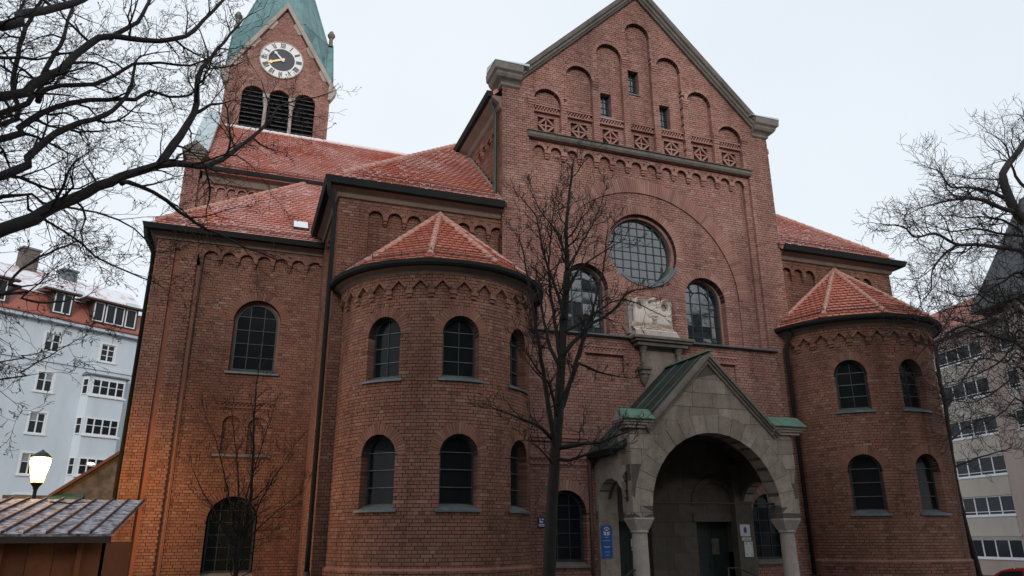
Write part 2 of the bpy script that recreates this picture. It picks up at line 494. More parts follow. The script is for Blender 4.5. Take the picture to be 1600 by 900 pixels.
def brick_wall(name, parent, outer, holes, mp, w0=0.0, mat='brick_red', clips=(), rings=(), grid=None, bond='brick',
               mortar='mortar', separate=None, singles=None, deep0=.04, jit=.004, skin=.012, piece='brick', bname='brickwork', gap=.06):
    """a wall part: mortar bed with real openings and, on it, every brick or block as geometry"""
    wall = mortar_mesh(name, parent, outer, holes, mp, w0 - skin, mortar, grid)
    R = lay(outer, bond); N = len(R)
    if bond == 'brick':
        R[:, :2] += nrs.uniform(-.004, .004, (N, 1)); R[:, 2:] += nrs.uniform(-.002, .002, (N, 1))
    cl = [(p, 0) for p in clips]
    for (c, v, r0, r1, a0, a1, n, dep) in rings:
        q = [(c + (r1 + .008) * cos(a0 + (a1 - a0) * i / 24), v + (r1 + .008) * sin(a0 + (a1 - a0) * i / 24)) for i in range(25)]
        if a1 - a0 < 6.2: q.append((c, v))
        cl.append((q, 0))
    fr = np.array([(0, 0), (.5, 0), (1, 0), (1, .5), (1, 1), (.5, 1), (0, 1), (0, .5)])
    def perim(Rs, F): return np.stack([Rs[:, None, 0] + (Rs[:, 1] - Rs[:, 0])[:, None] * F[None, :, 0],
                                       Rs[:, None, 2] + (Rs[:, 3] - Rs[:, 2])[:, None] * F[None, :, 1]], 2)
    def total(Rs, F):
        P = perim(Rs, F); n, k, _ = P.shape; s = sdf(P.reshape(-1, 2), outer).reshape(n, k)
        for poly, dep in list(holes) + cl:
            o = np.array(poly); lo, hi = o.min(0) - .02, o.max(0) + .02
            near = (Rs[:, 1] > lo[0]) & (Rs[:, 0] < hi[0]) & (Rs[:, 3] > lo[1]) & (Rs[:, 2] < hi[1])
            if near.any():
                s[near] = np.minimum(s[near], -sdf(P[near].reshape(-1, 2), poly).reshape(-1, k))
        return P, s
    P, s = total(R, fr)
    full = s.min(1) > -.007; part = (~full) & (s.max(1) > .02)
    cen = np.stack([(R[:, 0] + R[:, 1]) / 2, (R[:, 2] + R[:, 3]) / 2], 1)
    deep = np.full(N, deep0)
    for poly, dep in holes:
        o = np.array(poly); lo, hi = o.min(0) - .25, o.max(0) + .25
        near = (cen[:, 0] > lo[0]) & (cen[:, 0] < hi[0]) & (cen[:, 1] > lo[1]) & (cen[:, 1] < hi[1])
        if near.any():
            d = -sdf(cen[near], poly); lim = .5 * (R[near, 1] - R[near, 0]) + .1
            deep[near] = np.where(d < lim, np.maximum(deep[near], dep), deep[near])
    if bond == 'brick' and holes:
        adj = np.nonzero(full & (deep > deep0 + 1e-6))[0]
        for side in (0, 1):
            sg = 1 if side else -1
            for poly, dep in holes:
                if not len(adj): break
                vm = (R[adj, 2] + R[adj, 3]) / 2; u = R[adj, side].copy()
                ins = sdf(np.stack([u + sg * .06, vm], 1), poly) > 0
                ins &= sdf(np.stack([u, vm], 1), poly) < 0
                if not ins.any(): continue
                a_ = u[ins].copy(); b_ = a_ + sg * .06; v_ = vm[ins]
                for _ in range(8):
                    c_ = (a_ + b_) / 2; isin = sdf(np.stack([c_, v_], 1), poly) > 0
                    b_ = np.where(isin, c_, b_); a_ = np.where(isin, a_, c_)
                R[adj[ins], side] = a_ + sg * .005
    box_outer = len(outer) == 4 and not holes and not cl
    pieces = []      # (polygon, depth)
    for i in np.nonzero(full)[0]:
        a, b, c, d = R[i]; pieces.append((((a, c), (b, c), (b, d), (a, d)), deep[i], True))
    F2 = []
    for e in range(4):
        for k in range(5):
            t = k / 5; F2.append([(t, 0), (1, t), (1 - t, 1), (0, 1 - t)][e])
    F2 = np.array(F2); idx = np.nonzero(part)[0]
    if len(idx):
        P2, s2 = total(R[idx], F2); s2 = s2 + .004
        for j, i in enumerate(idx):
            q = []; n = len(F2)
            if box_outer:
                q = clip_convex([(R[i, 0], R[i, 2]), (R[i, 1], R[i, 2]), (R[i, 1], R[i, 3]), (R[i, 0], R[i, 3])], outer); n = 0
            for k in range(n):
                k2 = (k + 1) % n
                if s2[j, k] > 0 and (k % 5 == 0 or s2[j, k - 1] <= 0 or s2[j, k2] <= 0): q.append(P2[j, k])
                if (s2[j, k] > 0) != (s2[j, k2] > 0):
                    t = s2[j, k] / (s2[j, k] - s2[j, k2]); q.append(P2[j, k] + (P2[j, k2] - P2[j, k]) * t)
            if len(q) >= 3:
                q = np.array(q); x, y = q[:, 0], q[:, 1]
                area = .5 * abs((x * np.roll(y, -1) - y * np.roll(x, -1)).sum())
                if area > .0007: pieces.append((q, deep[i], False))
    for (c, v, r0, r1, a0, a1, n, dep) in rings:
        for i in range(n):
            t0 = a0 + (a1 - a0) * (i + gap) / n; t1 = a0 + (a1 - a0) * (i + 1 - gap) / n
            pieces.append((((c + r0 * cos(t0), v + r0 * sin(t0)), (c + r1 * cos(t0), v + r1 * sin(t0)),
                            (c + r1 * cos(t1), v + r1 * sin(t1)), (c + r0 * cos(t1), v + r0 * sin(t1))), dep, False))
    single_ids = set()
    if singles:
        sc = [(singles(np.mean(q, 0)), k) for k, (q, d, f) in enumerate(pieces) if f and d <= deep0 + 1e-6]
        sc = sorted([x for x in sc if x[0] is not None])[:300]
        single_ids = {k for _, k in sc}
    m = MB()
    for k, (q, dep, f) in enumerate(pieces):
        w = w0 + rng.uniform(-jit, jit); n = len(q)
        tl = rng.uniform(-.0025, .0025); cu = q[0][0]
        Pf = [mp(a, b, w + (tl if a > cu + .02 else 0)) for a, b in q]; Pb = [mp(a, b, w0 - dep) for a, b in q]
        Fc = [tuple(range(n))] + [(i, i + n, (i + 1) % n + n, (i + 1) % n) for i in range(n)]
        if k in single_ids or separate:
            c = np.mean(Pf, 0)
            o = mesh_np(piece, [np.array(p) - c for p in Pf + Pb], Fc, mat, None if False else wall)
            o.location = c
        else:
            m.add(Pf + Pb, Fc)
    if m.v:
        m.build(bname, mat, wall, kind='stuff')
    return wall


# ------------------------------------------------------------------ the setting: ground
gm = MB(); xs = [-400, -120, -60, -30, -10, 0, 10, 20, 22, 23.5, 25, 26.5, 28, 60, 120, 400]
ys = [-400, -120, -60, -30, 0, 15, 30, 60, 120, 400]
def ground_z(x):
    t = min(1, max(0, (x - 22) / 4.5)); return GZ - .8 * t * t * (3 - 2 * t)
gm.add([(x, y, ground_z(x)) for y in ys for x in xs],
       [(j * len(xs) + i, j * len(xs) + i + 1, (j + 1) * len(xs) + i + 1, (j + 1) * len(xs) + i) for j in range(len(ys) - 1) for i in range(len(xs) - 1)])
tag(gm.build('ground', 'paving'), kind='structure')
road = MB().add([(28, -90, -1.096), (36, -90, -1.096), (50, 60, -1.096), (42, 60, -1.096)], [(0, 1, 2, 3)]).build('road', 'asphalt')
tag(road, kind='structure')

# ------------------------------------------------------------------ church
CHURCH = thing('church', 'red brick church with round stair turrets, gabled stone porch and clock tower', 'church', (11.28, 18.5, GZ))
XC = 11.28
YF, YM, YL, YN = 18.5, 18.65, 22.4, 26.9
CL, CR = (4.61, 18.65), (18.4, 18.65)
APR = 2.47


def window(parent, c, hw, v0, spring, mp, w, cols, rows, shape='arch', frame_w=.05, glass='glass', extra=None, tilt=.022):
    """glazed window: frame and bars one mesh, every pane its own sub-part"""
    f = MB(); out = arch(c, hw, v0, spring) if shape == 'arch' else (disc(c, spring, hw) if shape == 'disc' else rect(c - hw, c + hw, v0, spring))
    if shape == 'arch':
        f.uarc((c, spring), hw - frame_w, hw + .01, 0, pi, mp, w - .03, w + .03, 18)
        f.ubar((c - hw + frame_w / 2, v0), (c - hw + frame_w / 2, spring), frame_w, mp, w - .03, w + .03)
        f.ubar((c + hw - frame_w / 2, v0), (c + hw - frame_w / 2, spring), frame_w, mp, w - .03, w + .03)
        top = spring + hw
    elif shape == 'disc':
        f.uarc((c, spring), hw - frame_w, hw + .01, 0, 2 * pi, mp, w - .03, w + .03, 44); top = spring + hw; v0 = spring - hw
    else:
        for s_ in (-1, 1): f.ubar((c + s_ * (hw - frame_w / 2), v0), (c + s_ * (hw - frame_w / 2), spring), frame_w, mp, w - .03, w + .03)
        f.ubar((c - hw + frame_w, spring - frame_w / 2), (c + hw - frame_w, spring - frame_w / 2), frame_w, mp, w - .03, w + .028); top = spring
    if shape != 'disc':
        f.ubar((c - hw + frame_w, v0 + frame_w / 2), (c + hw - frame_w, v0 + frame_w / 2), frame_w, mp, w - .03, w + .028)
    us = [c - hw + 2 * hw * i / cols for i in range(cols + 1)]
    vs = [v0 + (top - v0) * i / rows for i in range(rows + 1)]
    def half_h(u):
        d = abs(u - c)
        return sqrt(max(hw * hw - d * d, 0)) if shape in ('arch', 'disc') else top - spring
    for u in us[1:-1]:
        lo = v0 if shape != 'disc' else spring - half_h(u)
        f.ubar((u, lo + .01), (u, spring + half_h(u) - .01), .022, mp, w - .012, w + .018)
    for v in vs[1:-1]:
        d = hw if (shape != 'disc' and v <= spring) else sqrt(max(hw * hw - (v - spring) ** 2, 0))
        f.ubar((c - d + .01, v), (c + d - .01, v), .02, mp, w - .012, w + .016)
    if extra: extra(f)
    o = f.build('window', 'lead', parent)
    ins = [(a, b) for a, b in out]
    for i in range(cols):
        for j in range(rows):
            q = clip_convex([(us[i], vs[j]), (us[i + 1], vs[j]), (us[i + 1], vs[j + 1]), (us[i], vs[j + 1])], ins)
            if len(q) < 3: continue
            q = np.array(q); x, y = q[:, 0], q[:, 1]
            if .5 * abs((x * np.roll(y, -1) - y * np.roll(x, -1)).sum()) < .002: continue
            cu, cv = q.mean(0); tu, tv = rng.uniform(-tilt, tilt), rng.uniform(-tilt, tilt)
            mesh_np('pane', [mp(a, b, w - .006 + (a - cu) * tu + (b - cv) * tv) for a, b in q], [tuple(range(len(q)))], glass, o)
    return o


def sill(parent, c, hw, v, mp, w_in, w_out, mat='zinc', n=6, rise=.13):
    m = MB()
    for i in range(n):
        a, b = c - hw + 2 * hw * i / n, c - hw + 2 * hw * (i + 1) / n
        m.hexa([mp(a, v - .045, w_out), mp(b, v - .045, w_out), mp(b, v - .045, w_in), mp(a, v - .045, w_in),
                mp(a, v, w_out), mp(b, v, w_out), mp(b, v + rise, w_in), mp(a, v + rise, w_in)])
    return m.build('sill', mat, parent)


def corbels(parent, us, spring, mp, w0, w1, mat, wid=.15, name='corbel'):
    for u in us:
        m = MB()
        m.uprism(rect(u - wid / 2, u + wid / 2, spring - .07, spring + .004), mp, w0, w1 + .012)
        m.uprism(rect(u - wid / 2 + .015, u + wid / 2 - .015, spring - .15, spring - .07), mp, w0, w1 - .03)
        m.uprism(rect(u - wid / 2 + .035, u + wid / 2 - .035, spring - .21, spring - .15), mp, w0, w1 - .06)
        m.build(name, mat, parent)


def lattice_row(m, u0, u1, v0, v1, mp, w0, w1, pitch=.095):
    """row of slanted bricks (sawtooth frieze)"""
    m.uprism(rect(u0, u1, v1, v1 + .045), mp, w0, w1)
    m.uprism(rect(u0, u1, v0 - .045, v0), mp, w0, w1 - .015)
    n = int((u1 - u0) / pitch); p = (u1 - u0) / n
    for r_ in range(2):
        a, b = v0 + (v1 - v0) * r_ / 2, v0 + (v1 - v0) * (r_ + 1) / 2
        for i in range(n):
            x = u0 + i * p + (p * .5 if r_ else 0)
            if x + p * .62 > u1: continue
            m.uprism([(x, a + .004), (x + p * .5, a + .004), (x + p * .62, b - .004), (x + p * .12, b - .004)], mp, w0, w1 - .02)


# ---- main facade ---------------------------------------------------------------
mf = front(YF)
FX0, FX1 = 6.43, 16.17
GAP = 19.37                                  # gable brick line: v = GAP - |u-XC|
niche_c = [XC + 1.12 * (i - 3) for i in range(7)]
niche_top = [15.01, 16.12, 17.24, 18.35, 17.24, 16.12, 15.01]
NH = .46
niches = [(arch(c, NH, 13.47, t - NH, 14), .16) for c, t in zip(niche_c, niche_top)]
field = rect(7.28, 15.28, 7.12, 13.2)
outerA = [(FX0, GZ - .1), (7.1, GZ - .1), (7.1, 6.95), (15.2, 6.95), (15.2, GZ - .1), (FX1, GZ - .1), (FX1, GAP - (FX1 - XC) + .28),
          (15.85, GAP - (15.85 - XC)), (XC, GAP), (XC - 4.57, GAP - 4.57), (FX0, GAP - (XC - FX0) + .28)]
nrings = [(c, t - NH, NH, NH + .12, 0, pi, 19, .16) for c, t in zip(niche_c, niche_top)]
A = brick_wall('facade_wall', CHURCH, outerA, [(field, .1)] + niches, mf, 0, 'brick_red', rings=nrings)
# second step with round arch frieze
fc = [7.655 + .5575 * i for i in range(14)]
FS = 12.86
fieldB = scallop(fc[0] - .178, fc[-1] + .178, 7.12, FS, fc, .178)
A2 = brick_wall('arcade_frieze', CHURCH, rect(7.2, 15.36, 7.0, 13.22), [(fieldB, .12)], mf, -.1, 'brick_red',
                rings=[(c, FS, .178, .285, 0, pi, 9, .12) for c in fc])
corbels(CHURCH, [(fc[i] + fc[i + 1]) / 2 for i in range(13)], FS, mf, -.24, -.1, 'brick_red', wid=.2)
big = [(14.5, 7.12)] + [(11.2 + 3.3 * cos(pi * i / 40), 8.72 + 3.3 * sin(pi * i / 40)) for i in range(41)] + [(7.9, 7.12)]
B = brick_wall('facade_field', CHURCH, rect(7.3, 15.26, 7.0, 13.16), [(big, .045)], mf, -.22, 'brick_red',
               rings=[(11.2, 8.72, 3.3, 3.78, 0.02, pi - .02, 150, .045)])
RZ, RR = (11.13, 10.1), 1.2
wl = (9.14, .72, 7.12, 8.70); wr = (13.25, .735, 7.12, 8.69)
inner = [(p[0], p[1]) for p in [(14.62, 7.0)] + [(11.2 + 3.42 * cos(pi * i / 40), 8.72 + 3.42 * sin(pi * i / 40)) for i in range(41)] + [(7.78, 7.0)]]
C_ = brick_wall('arch_field', CHURCH, inner, [(disc(*RZ, RR), .42), (arch(*wl), .45), (arch(*wr), .45)], mf, -.262, 'brick_red',
                rings=[(RZ[0], RZ[1], RR, RR + .27, 0, 2 * pi, 96, .2), (wl[0], wl[3], wl[1], wl[1] + .27, 0, pi, 30, .42),
                       (wr[0], wr[3], wr[1], wr[1] + .27, 0, pi, 30, .42)])
# rose window: stepped brick reveal, frame, panes, zinc sill
m = MB(); m.uarc(RZ, 1.1, RR + .02, 0, 2 * pi, mf, -.66, -.42, 48); m.build('rose_reveal', 'brick_red', CHURCH)
window(CHURCH, RZ[0], 1.1, 0, RZ[1], mf, -.56, 8, 8, 'disc', .05)
m = MB(); m.uarc(RZ, 1.085, RR - .004, -2.3, -.45, mf, -.54, -.236, 30)
for k in range(10):
    a = -1.5 + .11 * k
    m.uarc(RZ, RR - .03, RR + .035, a, a + .11, mf, -.3, -.2, 2)
m.build('rose_sill', 'zinc', CHURCH)
def arch_bars(c, hw, spring, w):
    def f(mb):
        mb.uarc((c, spring), hw * .5, hw * .5 + .024, 0, pi, mf, w - .012, w + .02, 12)
        for a in (.28, .5, .72): mb.ubar((c + hw * .5 * cos(pi * a), spring + hw * .5 * sin(pi * a)), (c + hw * cos(pi * a), spring + hw * sin(pi * a)), .022, mf, w - .012, w + .02)
    return f
for (c, hw, v0, sp) in (wl, wr):
    window(CHURCH, c, hw - .06, v0 + .06, sp, mf, -.58, 4, 6, 'arch', .05, extra=arch_bars(c, hw - .06, sp, -.58))
    m = MB(); m.uarc((c, sp), hw - .06, hw + .02, 0, pi, mf, -.72, -.5, 16)
    for s_ in (-1, 1): m.uprism(rect(min(c + s_ * (hw - .06), c + s_ * (hw + .02)), max(c + s_ * (hw - .06), c + s_ * (hw + .02)), v0, sp), mf, -.72, -.5)
    m.build('window_reveal', 'brick_red', CHURCH)

# gable niche backs with slit windows, friezes and diamond panels
slits = {2: (10.05, .2, 14.52, 15.41), 3: (11.13, .2, 15.6, 16.51), 4: (12.24, .2, 14.5, 15.42)}
for i, (c, t) in enumerate(zip(niche_c, niche_top)):
    hs = [(rect(c - .285, c + .285, 13.52, 14.06), .07)]
    if i in slits:
        s_ = slits[i]; hs.append((rect(s_[0] - s_[1], s_[0] + s_[1], s_[2], s_[3]), .3))
    nb = brick_wall('niche_back', CHURCH, arch(c, NH + .05, 13.4, t - NH, 14), hs, mf, -.16, 'brick_red')
    m = MB(); lattice_row(m, c - NH + .005, c + NH - .005, 14.235, 14.385, mf, -.19, -.05); m.build('sawtooth_frieze', 'brick_red', CHURCH)
    m = MB(); m.uprism(rect(c - .3, c + .3, 13.5, 14.08), mf, -.27, -.235); m.build('diamond_recess', 'mortar', CHURCH)
    m = MB(); vz = 13.79
    for a, b in (((c - .26, vz), (c, vz + .26)), ((c, vz + .26), (c + .26, vz)), ((c + .26, vz), (c, vz - .26)), ((c, vz - .26), (c - .26, vz))):
        m.ubar(a, b, .062, mf, -.24, -.135)
    m.ubar((c - .2, vz), (c + .2, vz), .045, mf, -.24, -.165); m.ubar((c, vz - .2), (c, vz + .2), .045, mf, -.24, -.168)
    m.build('diamond_ornament', 'brick_red', CHURCH)
    if i in slits:
        s_ = slits[i]
        window(CHURCH, s_[0], s_[1], s_[2], s_[3], mf, -.36, 2, 4, 'rect', .03)
        sill(CHURCH, s_[0], s_[1] + .02, s_[2], mf, -.36, -.12, n=1, rise=.05)
# brick imposts on the strips between the niches
for k in range(8):
    m = MB(); u = XC + 1.12 * (k - 3.5); s_ = [15.01, 15.01, 16.12, 17.24, 17.24, 16.12, 15.01, 15.01][k] - NH - .06
    for j in range(4):
        m.uprism(rect(u - .09 - .012 * j, u + .09 + .012 * j, s_ - .24 + j * .079, s_ - .24 + j * .079 + .067), mf, -.05, .02 + .02 * j)
    m.build('impost', 'brick_red', CHURCH)
# cornice between gable and field, with sloping copper top
m = MB(); m.sweep([(7.24, YF), (15.32, YF)], [(-.12, 13.2), (.05, 13.2), (.1, 13.26), (.12, 13.36), (-.12, 13.44)]); m.build('gable_cornice', 'stone_grey', CHURCH)
m = MB(); m.sweep([(7.22, YF), (15.34, YF)], [(-.14, 13.452), (.13, 13.364), (.15, 13.35), (.15, 13.375), (-.14, 13.47)]); m.build('cornice_flashing', 'copper_dark', CHURCH)

# gable coping: moulded stone, one length at a time, and kneelers
def coping(sgn):
    a = np.array([XC + sgn * 4.28, GAP - 4.28]); b = np.array([XC, GAP]); n = 6
    nrm = np.array([sgn, 1]) / sqrt(2); d = (b - a) / np.linalg.norm(b - a)
    prof = [(.0, -.35), (.0, .1), (.05, .13), (.06, .18), (.13, .2), (.15, .27), (.22, .3), (.27, .32), (.285, -.35)]
    for i in range(n):
        L = np.linalg.norm(b - a); p0 = a + d * (L * i / n + (.0006 if i else 0)); p1 = a + d * (L * (i + 1) / n - .0006)
        P = []
        for p, last in ((p0, False), (p1, i == n - 1)):
            for q, w in prof:
                base = p + nrm * q
                if last: base = np.array([XC + sgn * .002, GAP + q * sqrt(2)])
                P.append(mf(base[0], base[1], w))
        k = len(prof)
        MB().add(P, [(j, (j + 1) % k, (j + 1) % k + k, j + k) for j in range(k)] + [tuple(range(k - 1, -1, -1)), tuple(range(k, 2 * k))]).build('coping_stone', 'stone_grey', CHURCH)
    x0, x1 = (FX0, a[0]) if sgn < 0 else (a[0], FX1)
    prof = [(-.3, 14.78), (.0, 14.78), (.05, 14.82), (.06, 14.9), (.11, 14.95), (.2, 15.0), (.25, 15.08), (.26, 15.14), (.33, 15.2), (.345, 15.42), (-.3, 15.42)]
    MB().sweep([(x0, YF + .6), (x0, YF), (x1, YF)] if sgn < 0 else [(x0, YF), (x1, YF), (x1, YF + .6)], prof).build('kneeler', 'stone_grey', CHURCH)
    lo, hi = (x0 - .36, x1 + .2) if sgn < 0 else (x0 - .2, x1 + .36)
    MB().hexa([(lo, YF - .36, 15.425), (hi, YF - .36, 15.425), (hi, YF + .5, 15.425), (lo, YF + .5, 15.425),
               (lo + .02, YF - .33, 15.46), (hi, YF - .33, 15.52), (hi, YF + .5, 15.75), (lo + .02, YF + .5, 15.68)]).build('kneeler_cap', 'zinc_pale', CHURCH)
coping(-1); coping(1)

# left flank of the facade block with frieze, eave and downpipe
ml = leftside(FX0)
yc = [19.35 + .5 * i for i in range(6)]
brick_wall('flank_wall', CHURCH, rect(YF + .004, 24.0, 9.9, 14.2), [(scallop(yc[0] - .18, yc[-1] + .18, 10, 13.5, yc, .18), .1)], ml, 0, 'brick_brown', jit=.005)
brick_wall('flank_field', CHURCH, rect(YF + .1, 23.9, 10.0, 13.8), [], ml, -.1, 'brick_brown')
corbels(CHURCH, [(yc[i] + yc[i + 1]) / 2 for i in range(5)], 13.5, ml, -.12, 0, 'brick_brown')
m = MB(); m.sweep([(FX0, 24.0), (FX0, YF + .03)], [(0, 14.0), (.06, 14.05), (.1, 14.2), (.3, 14.35), (.3, 14.42), (0, 14.42)]); m.build('eave_cornice', 'plaster_band', CHURCH)
m = MB(); m.sweep([(FX0, 24.0), (FX0, YF + .1)], [(.24, 14.42), (.42, 14.42), (.46, 14.6), (.28, 14.62)]); m.build('gutter', 'gutter_metal', CHURCH)
MB().tube([(6.1, 18.75, 14.5), (6.18, 18.8, 14.25), (6.33, 18.85, 13.95), (6.33, 18.85, 10.9), (6.2, 18.8, 10.75)], .055, 8).build('downpipe', 'copper_dark', CHURCH, smooth=True)
# main block roof (ridge runs back), seen only from the side
for s_ in (-1, 1):
    x = XC + s_ * 5.2
    MB().hexa([(x, YF + .3, 14.45), (x, 31, 14.45), (XC, 31, 19.55), (XC, YF + .3, 19.55),
               (x, YF + .3, 14.6), (x, 31, 14.6), (XC, 31, 19.72), (XC, YF + .3, 19.72)]).build('main_roof', 'tile_red', CHURCH)
MB().box(FX0 + .4, FX1 - .4, YF + 1.0, 31, GZ, 14.4).build('inner_core', 'dark_void', CHURCH)
brick_wall('flank_wall', CHURCH, rect(YF + .004, 24.0, 9.9, 14.4), [], rightside(FX1), 0, 'brick_red')

# ---- lower facade, a step forward ----------------------------------------------
YB = 18.2; mb_ = front(YB)
wll = (8.07, .56, .98, 2.26); wlr = (14.33, .56, .98, 2.26)
pan = [(rect(8.75, 9.95, 5.95, 6.55), .07), (rect(12.5, 13.7, 5.95, 6.55), .07)]
portal = rect(9.25, 13.4, GZ, 4.35)
LW = brick_wall('lower_facade_wall', CHURCH, rect(7.05, 15.22, GZ - .05, 7.02), [(arch(*wll), .35), (arch(*wlr), .35), (portal, .5)] + pan, mb_, 0, 'brick_red',
                rings=[(w_[0], w_[3], w_[1], w_[1] + .26, 0, pi, 26, .33) for w_ in (wll, wlr)])
MB().uprism(rect(15.22, 15.221, GZ, 7.0), mb_, -.3, 0).build('wall_return', 'brick_red', CHURCH)
for (c, hw, v0, sp) in (wll, wlr):
    window(CHURCH, c, hw - .03, v0 + .1, sp, mb_, -.26, 3, 5, 'arch', .05, glass='glass_dark')
    sill(CHURCH, c, hw + .12, v0, mb_, -.28, .06, 'stone_grey', n=1, rise=.1)
for p, d in pan:
    u0, u1 = p[2][0], p[0][0]
    brick_wall('panel_back', CHURCH, rect(u0 - .04, u1 + .04, 5.9, 6.6), [], mb_, -.07, 'brick_red')
    m = MB(); lattice_row(m, u0 - .05, u1 + .05, 6.57, 6.7, mb_, -.05, .05, .11); m.build('sawtooth_frieze', 'brick_red', CHURCH)
m = MB(); lattice_row(m, 7.08, 8.7, 3.5, 3.62, mb_, -.03, .05, .11); m.build('sawtooth_frieze', 'brick_red', CHURCH)
m = MB(); m.uprism(rect(7.08, 8.7, 4.06, 4.14), mb_, -.03, .05); m.uprism(rect(7.08, 8.7, 4.14, 4.21), mb_, -.03, .09)
m.build('string_course', 'brick_red', CHURCH)
m = MB(); m.sweep([(7.0, YB), (15.28, YB)], [(-.5, 7.02), (.06, 7.02), (.1, 7.06), (-.5, 7.16)]); m.build('ledge', 'stone_grey', CHURCH)
m = MB(); m.sweep([(6.98, YB), (15.3, YB)], [(-.5, 7.166), (.12, 7.066), (.14, 7.03), (.145, 7.072), (-.5, 7.185)]); m.build('ledge_flashing', 'zinc', CHURCH)

# aedicule below the eagle
AX = 11.1; ma = front(YB)
m = MB()
m.box(AX - .98, AX + .98, YB - .42, YB - .1, 7.0, 7.075); m.box(AX - .92, AX + .92, YB - .36, YB + .0, 6.93, 6.998); m.box(AX - .82, AX + .82, YB - .28, YB, 6.82, 6.928)
m.build('aedicule_cornice', 'stone_grey', CHURCH)
MB().box(AX - .52, AX + .52, YB - .03, YB + .1, 5.6, 6.81).build('aedicule_panel', 'stone_porch', CHURCH)
for s_ in (-1, 1):
    x = AX + s_ * .58
    m = MB(); m.lathe([(.0, 6.2), (.1, 6.2), (.1, 6.24), (.075, 6.27), (.07, 6.62), (.09, 6.64), (.085, 6.68), (.13, 6.79), (.13, 6.815), (0, 6.815)], (x, YB - .12), 12)
    m.build('colonnette', 'stone_grey', CHURCH, smooth=False)
    m = MB(); m.box(x - .17, x + .17, YB - .3, YB, 6.12, 6.198); m.box(x - .14, x + .14, YB - .25, YB, 6.0, 6.118)
    m.lathe([(.13, 6.0), (.12, 5.9), (.07, 5.78), (.02, 5.7), (0, 5.7)], (x, YB - .1), 12); m.build('bracket', 'stone_grey', CHURCH)

# eagle relief: carved height field
def eagle():
    nu, nv = 92, 76; U = np.linspace(-.70, .70, nu); V = np.linspace(0, 1.08, nv)
    uu, vv = np.meshgrid(U, V); au = abs(uu)
    g = lambda x, s: np.exp(-(x / s) ** 2)
    sm = lambda x, e: 1 / (1 + np.exp(-x / e))
    H = .02 + 0 * uu
    H = np.maximum(H, .03 * sm(.69 - au, .01) * sm(1.06 - vv, .01))
    # wings: tall plates with rounded tops, hollowed next to the neck
    topv = 1.02 - .9 * np.maximum(au - .45, 0) ** 2 * 4 - .5 * np.maximum(.33 - au, 0)
    wing = sm(topv - vv, .012) * sm(.64 - au, .01) * sm(au - .08, .015) * sm(vv - .2, .02)
    feather = .02 * np.abs(np.sin(au * 34 + vv * 3)) * sm(.62 - vv, .03)
    H = np.maximum(H, wing * (.15 + feather))
    scoop = np.clip(1 - ((au - .42) / .13) ** 2 - ((vv - .80) / .16) ** 2, 0, 1) ** .5
    H = H - .11 * scoop * (H > .08)
    rim = np.exp(-((np.sqrt(((au - .43) / .18) ** 2 + ((vv - .82) / .2) ** 2) - 1) / .16) ** 2) * sm(vv - .70, .04) * sm(au - .2, .02)
    H = np.maximum(H, .21 * rim)
    body = .27 * np.clip(1 - (au / .175) ** 2 - ((vv - .56) / .33) ** 2, 0, 1) ** .5
    H = np.maximum(H, np.where(body > .02, body + .012 * np.sin(vv * 70 + np.cos(uu * 40)), 0))
    head = .31 * np.clip(1 - ((uu + .03) / .085) ** 2 - ((vv - .97) / .095) ** 2, 0, 1) ** .5
    beak = .27 * np.clip(1 - ((uu + .11) / .055) ** 2 - ((vv - .955) / .03) ** 2, 0, 1) ** .5
    neck = .25 * np.clip(1 - ((uu + .01) / .09) ** 2 - ((vv - .83) / .16) ** 2, 0, 1) ** .5
    legs = .22 * np.clip(1 - ((au - .11) / .055) ** 2 - ((vv - .29) / .16) ** 2, 0, 1) ** .5
    for q in (head, beak, neck, legs): H = np.maximum(H, q)
    tail = .1 * sm(.09 - au, .015) * sm(.42 - vv, .02) * sm(vv - .16, .02); H = np.maximum(H, tail + .01 * np.sin(uu * 120) * (tail > .02))
    # foliage garland at the foot
    base = sm(.20 + .05 * np.cos(uu * 5) - vv, .012) * (.13 + .055 * np.sin(uu * 41 + 3 * np.sin(vv * 33)) * np.cos(vv * 47 + 2 * np.sin(uu * 17)))
    H = np.maximum(H, base); plinth = sm(.05 - vv, .006) * .24; H = np.maximum(H, plinth)
    m = MB(); cx, z0 = 11.15, 7.38
    m.add([(cx + u, 18.62 - 1.25 * h, z0 + v) for u, v, h in zip(uu.ravel(), vv.ravel(), H.ravel())],
          [(j * nu + i, j * nu + i + 1, (j + 1) * nu + i + 1, (j + 1) * nu + i) for j in range(nv - 1) for i in range(nu - 1) if H[j, i] > .07 or V[j] < .3])
    o = m.build('eagle_relief', 'eagle_stone', CHURCH, smooth=True)
    o['label'] = 'pale carved stone eagle with raised wings above the porch'
    MB().box(cx - .76, cx + .72, 18.57, 18.85, 7.33, 8.40).build('relief_slab', 'stone_smooth', CHURCH)
    MB().hexa([(cx - .74, YB + .0, 7.16), (cx + .74, YB + .0, 7.16), (cx + .74, 18.8, 7.16), (cx - .74, 18.8, 7.16),
               (cx - .69, YB + .12, 7.379), (cx + .69, YB + .12, 7.379), (cx + .69, 18.8, 7.379), (cx - .69, 18.8, 7.379)]).build('relief_foot', 'stone_smooth', CHURCH)
eagle()


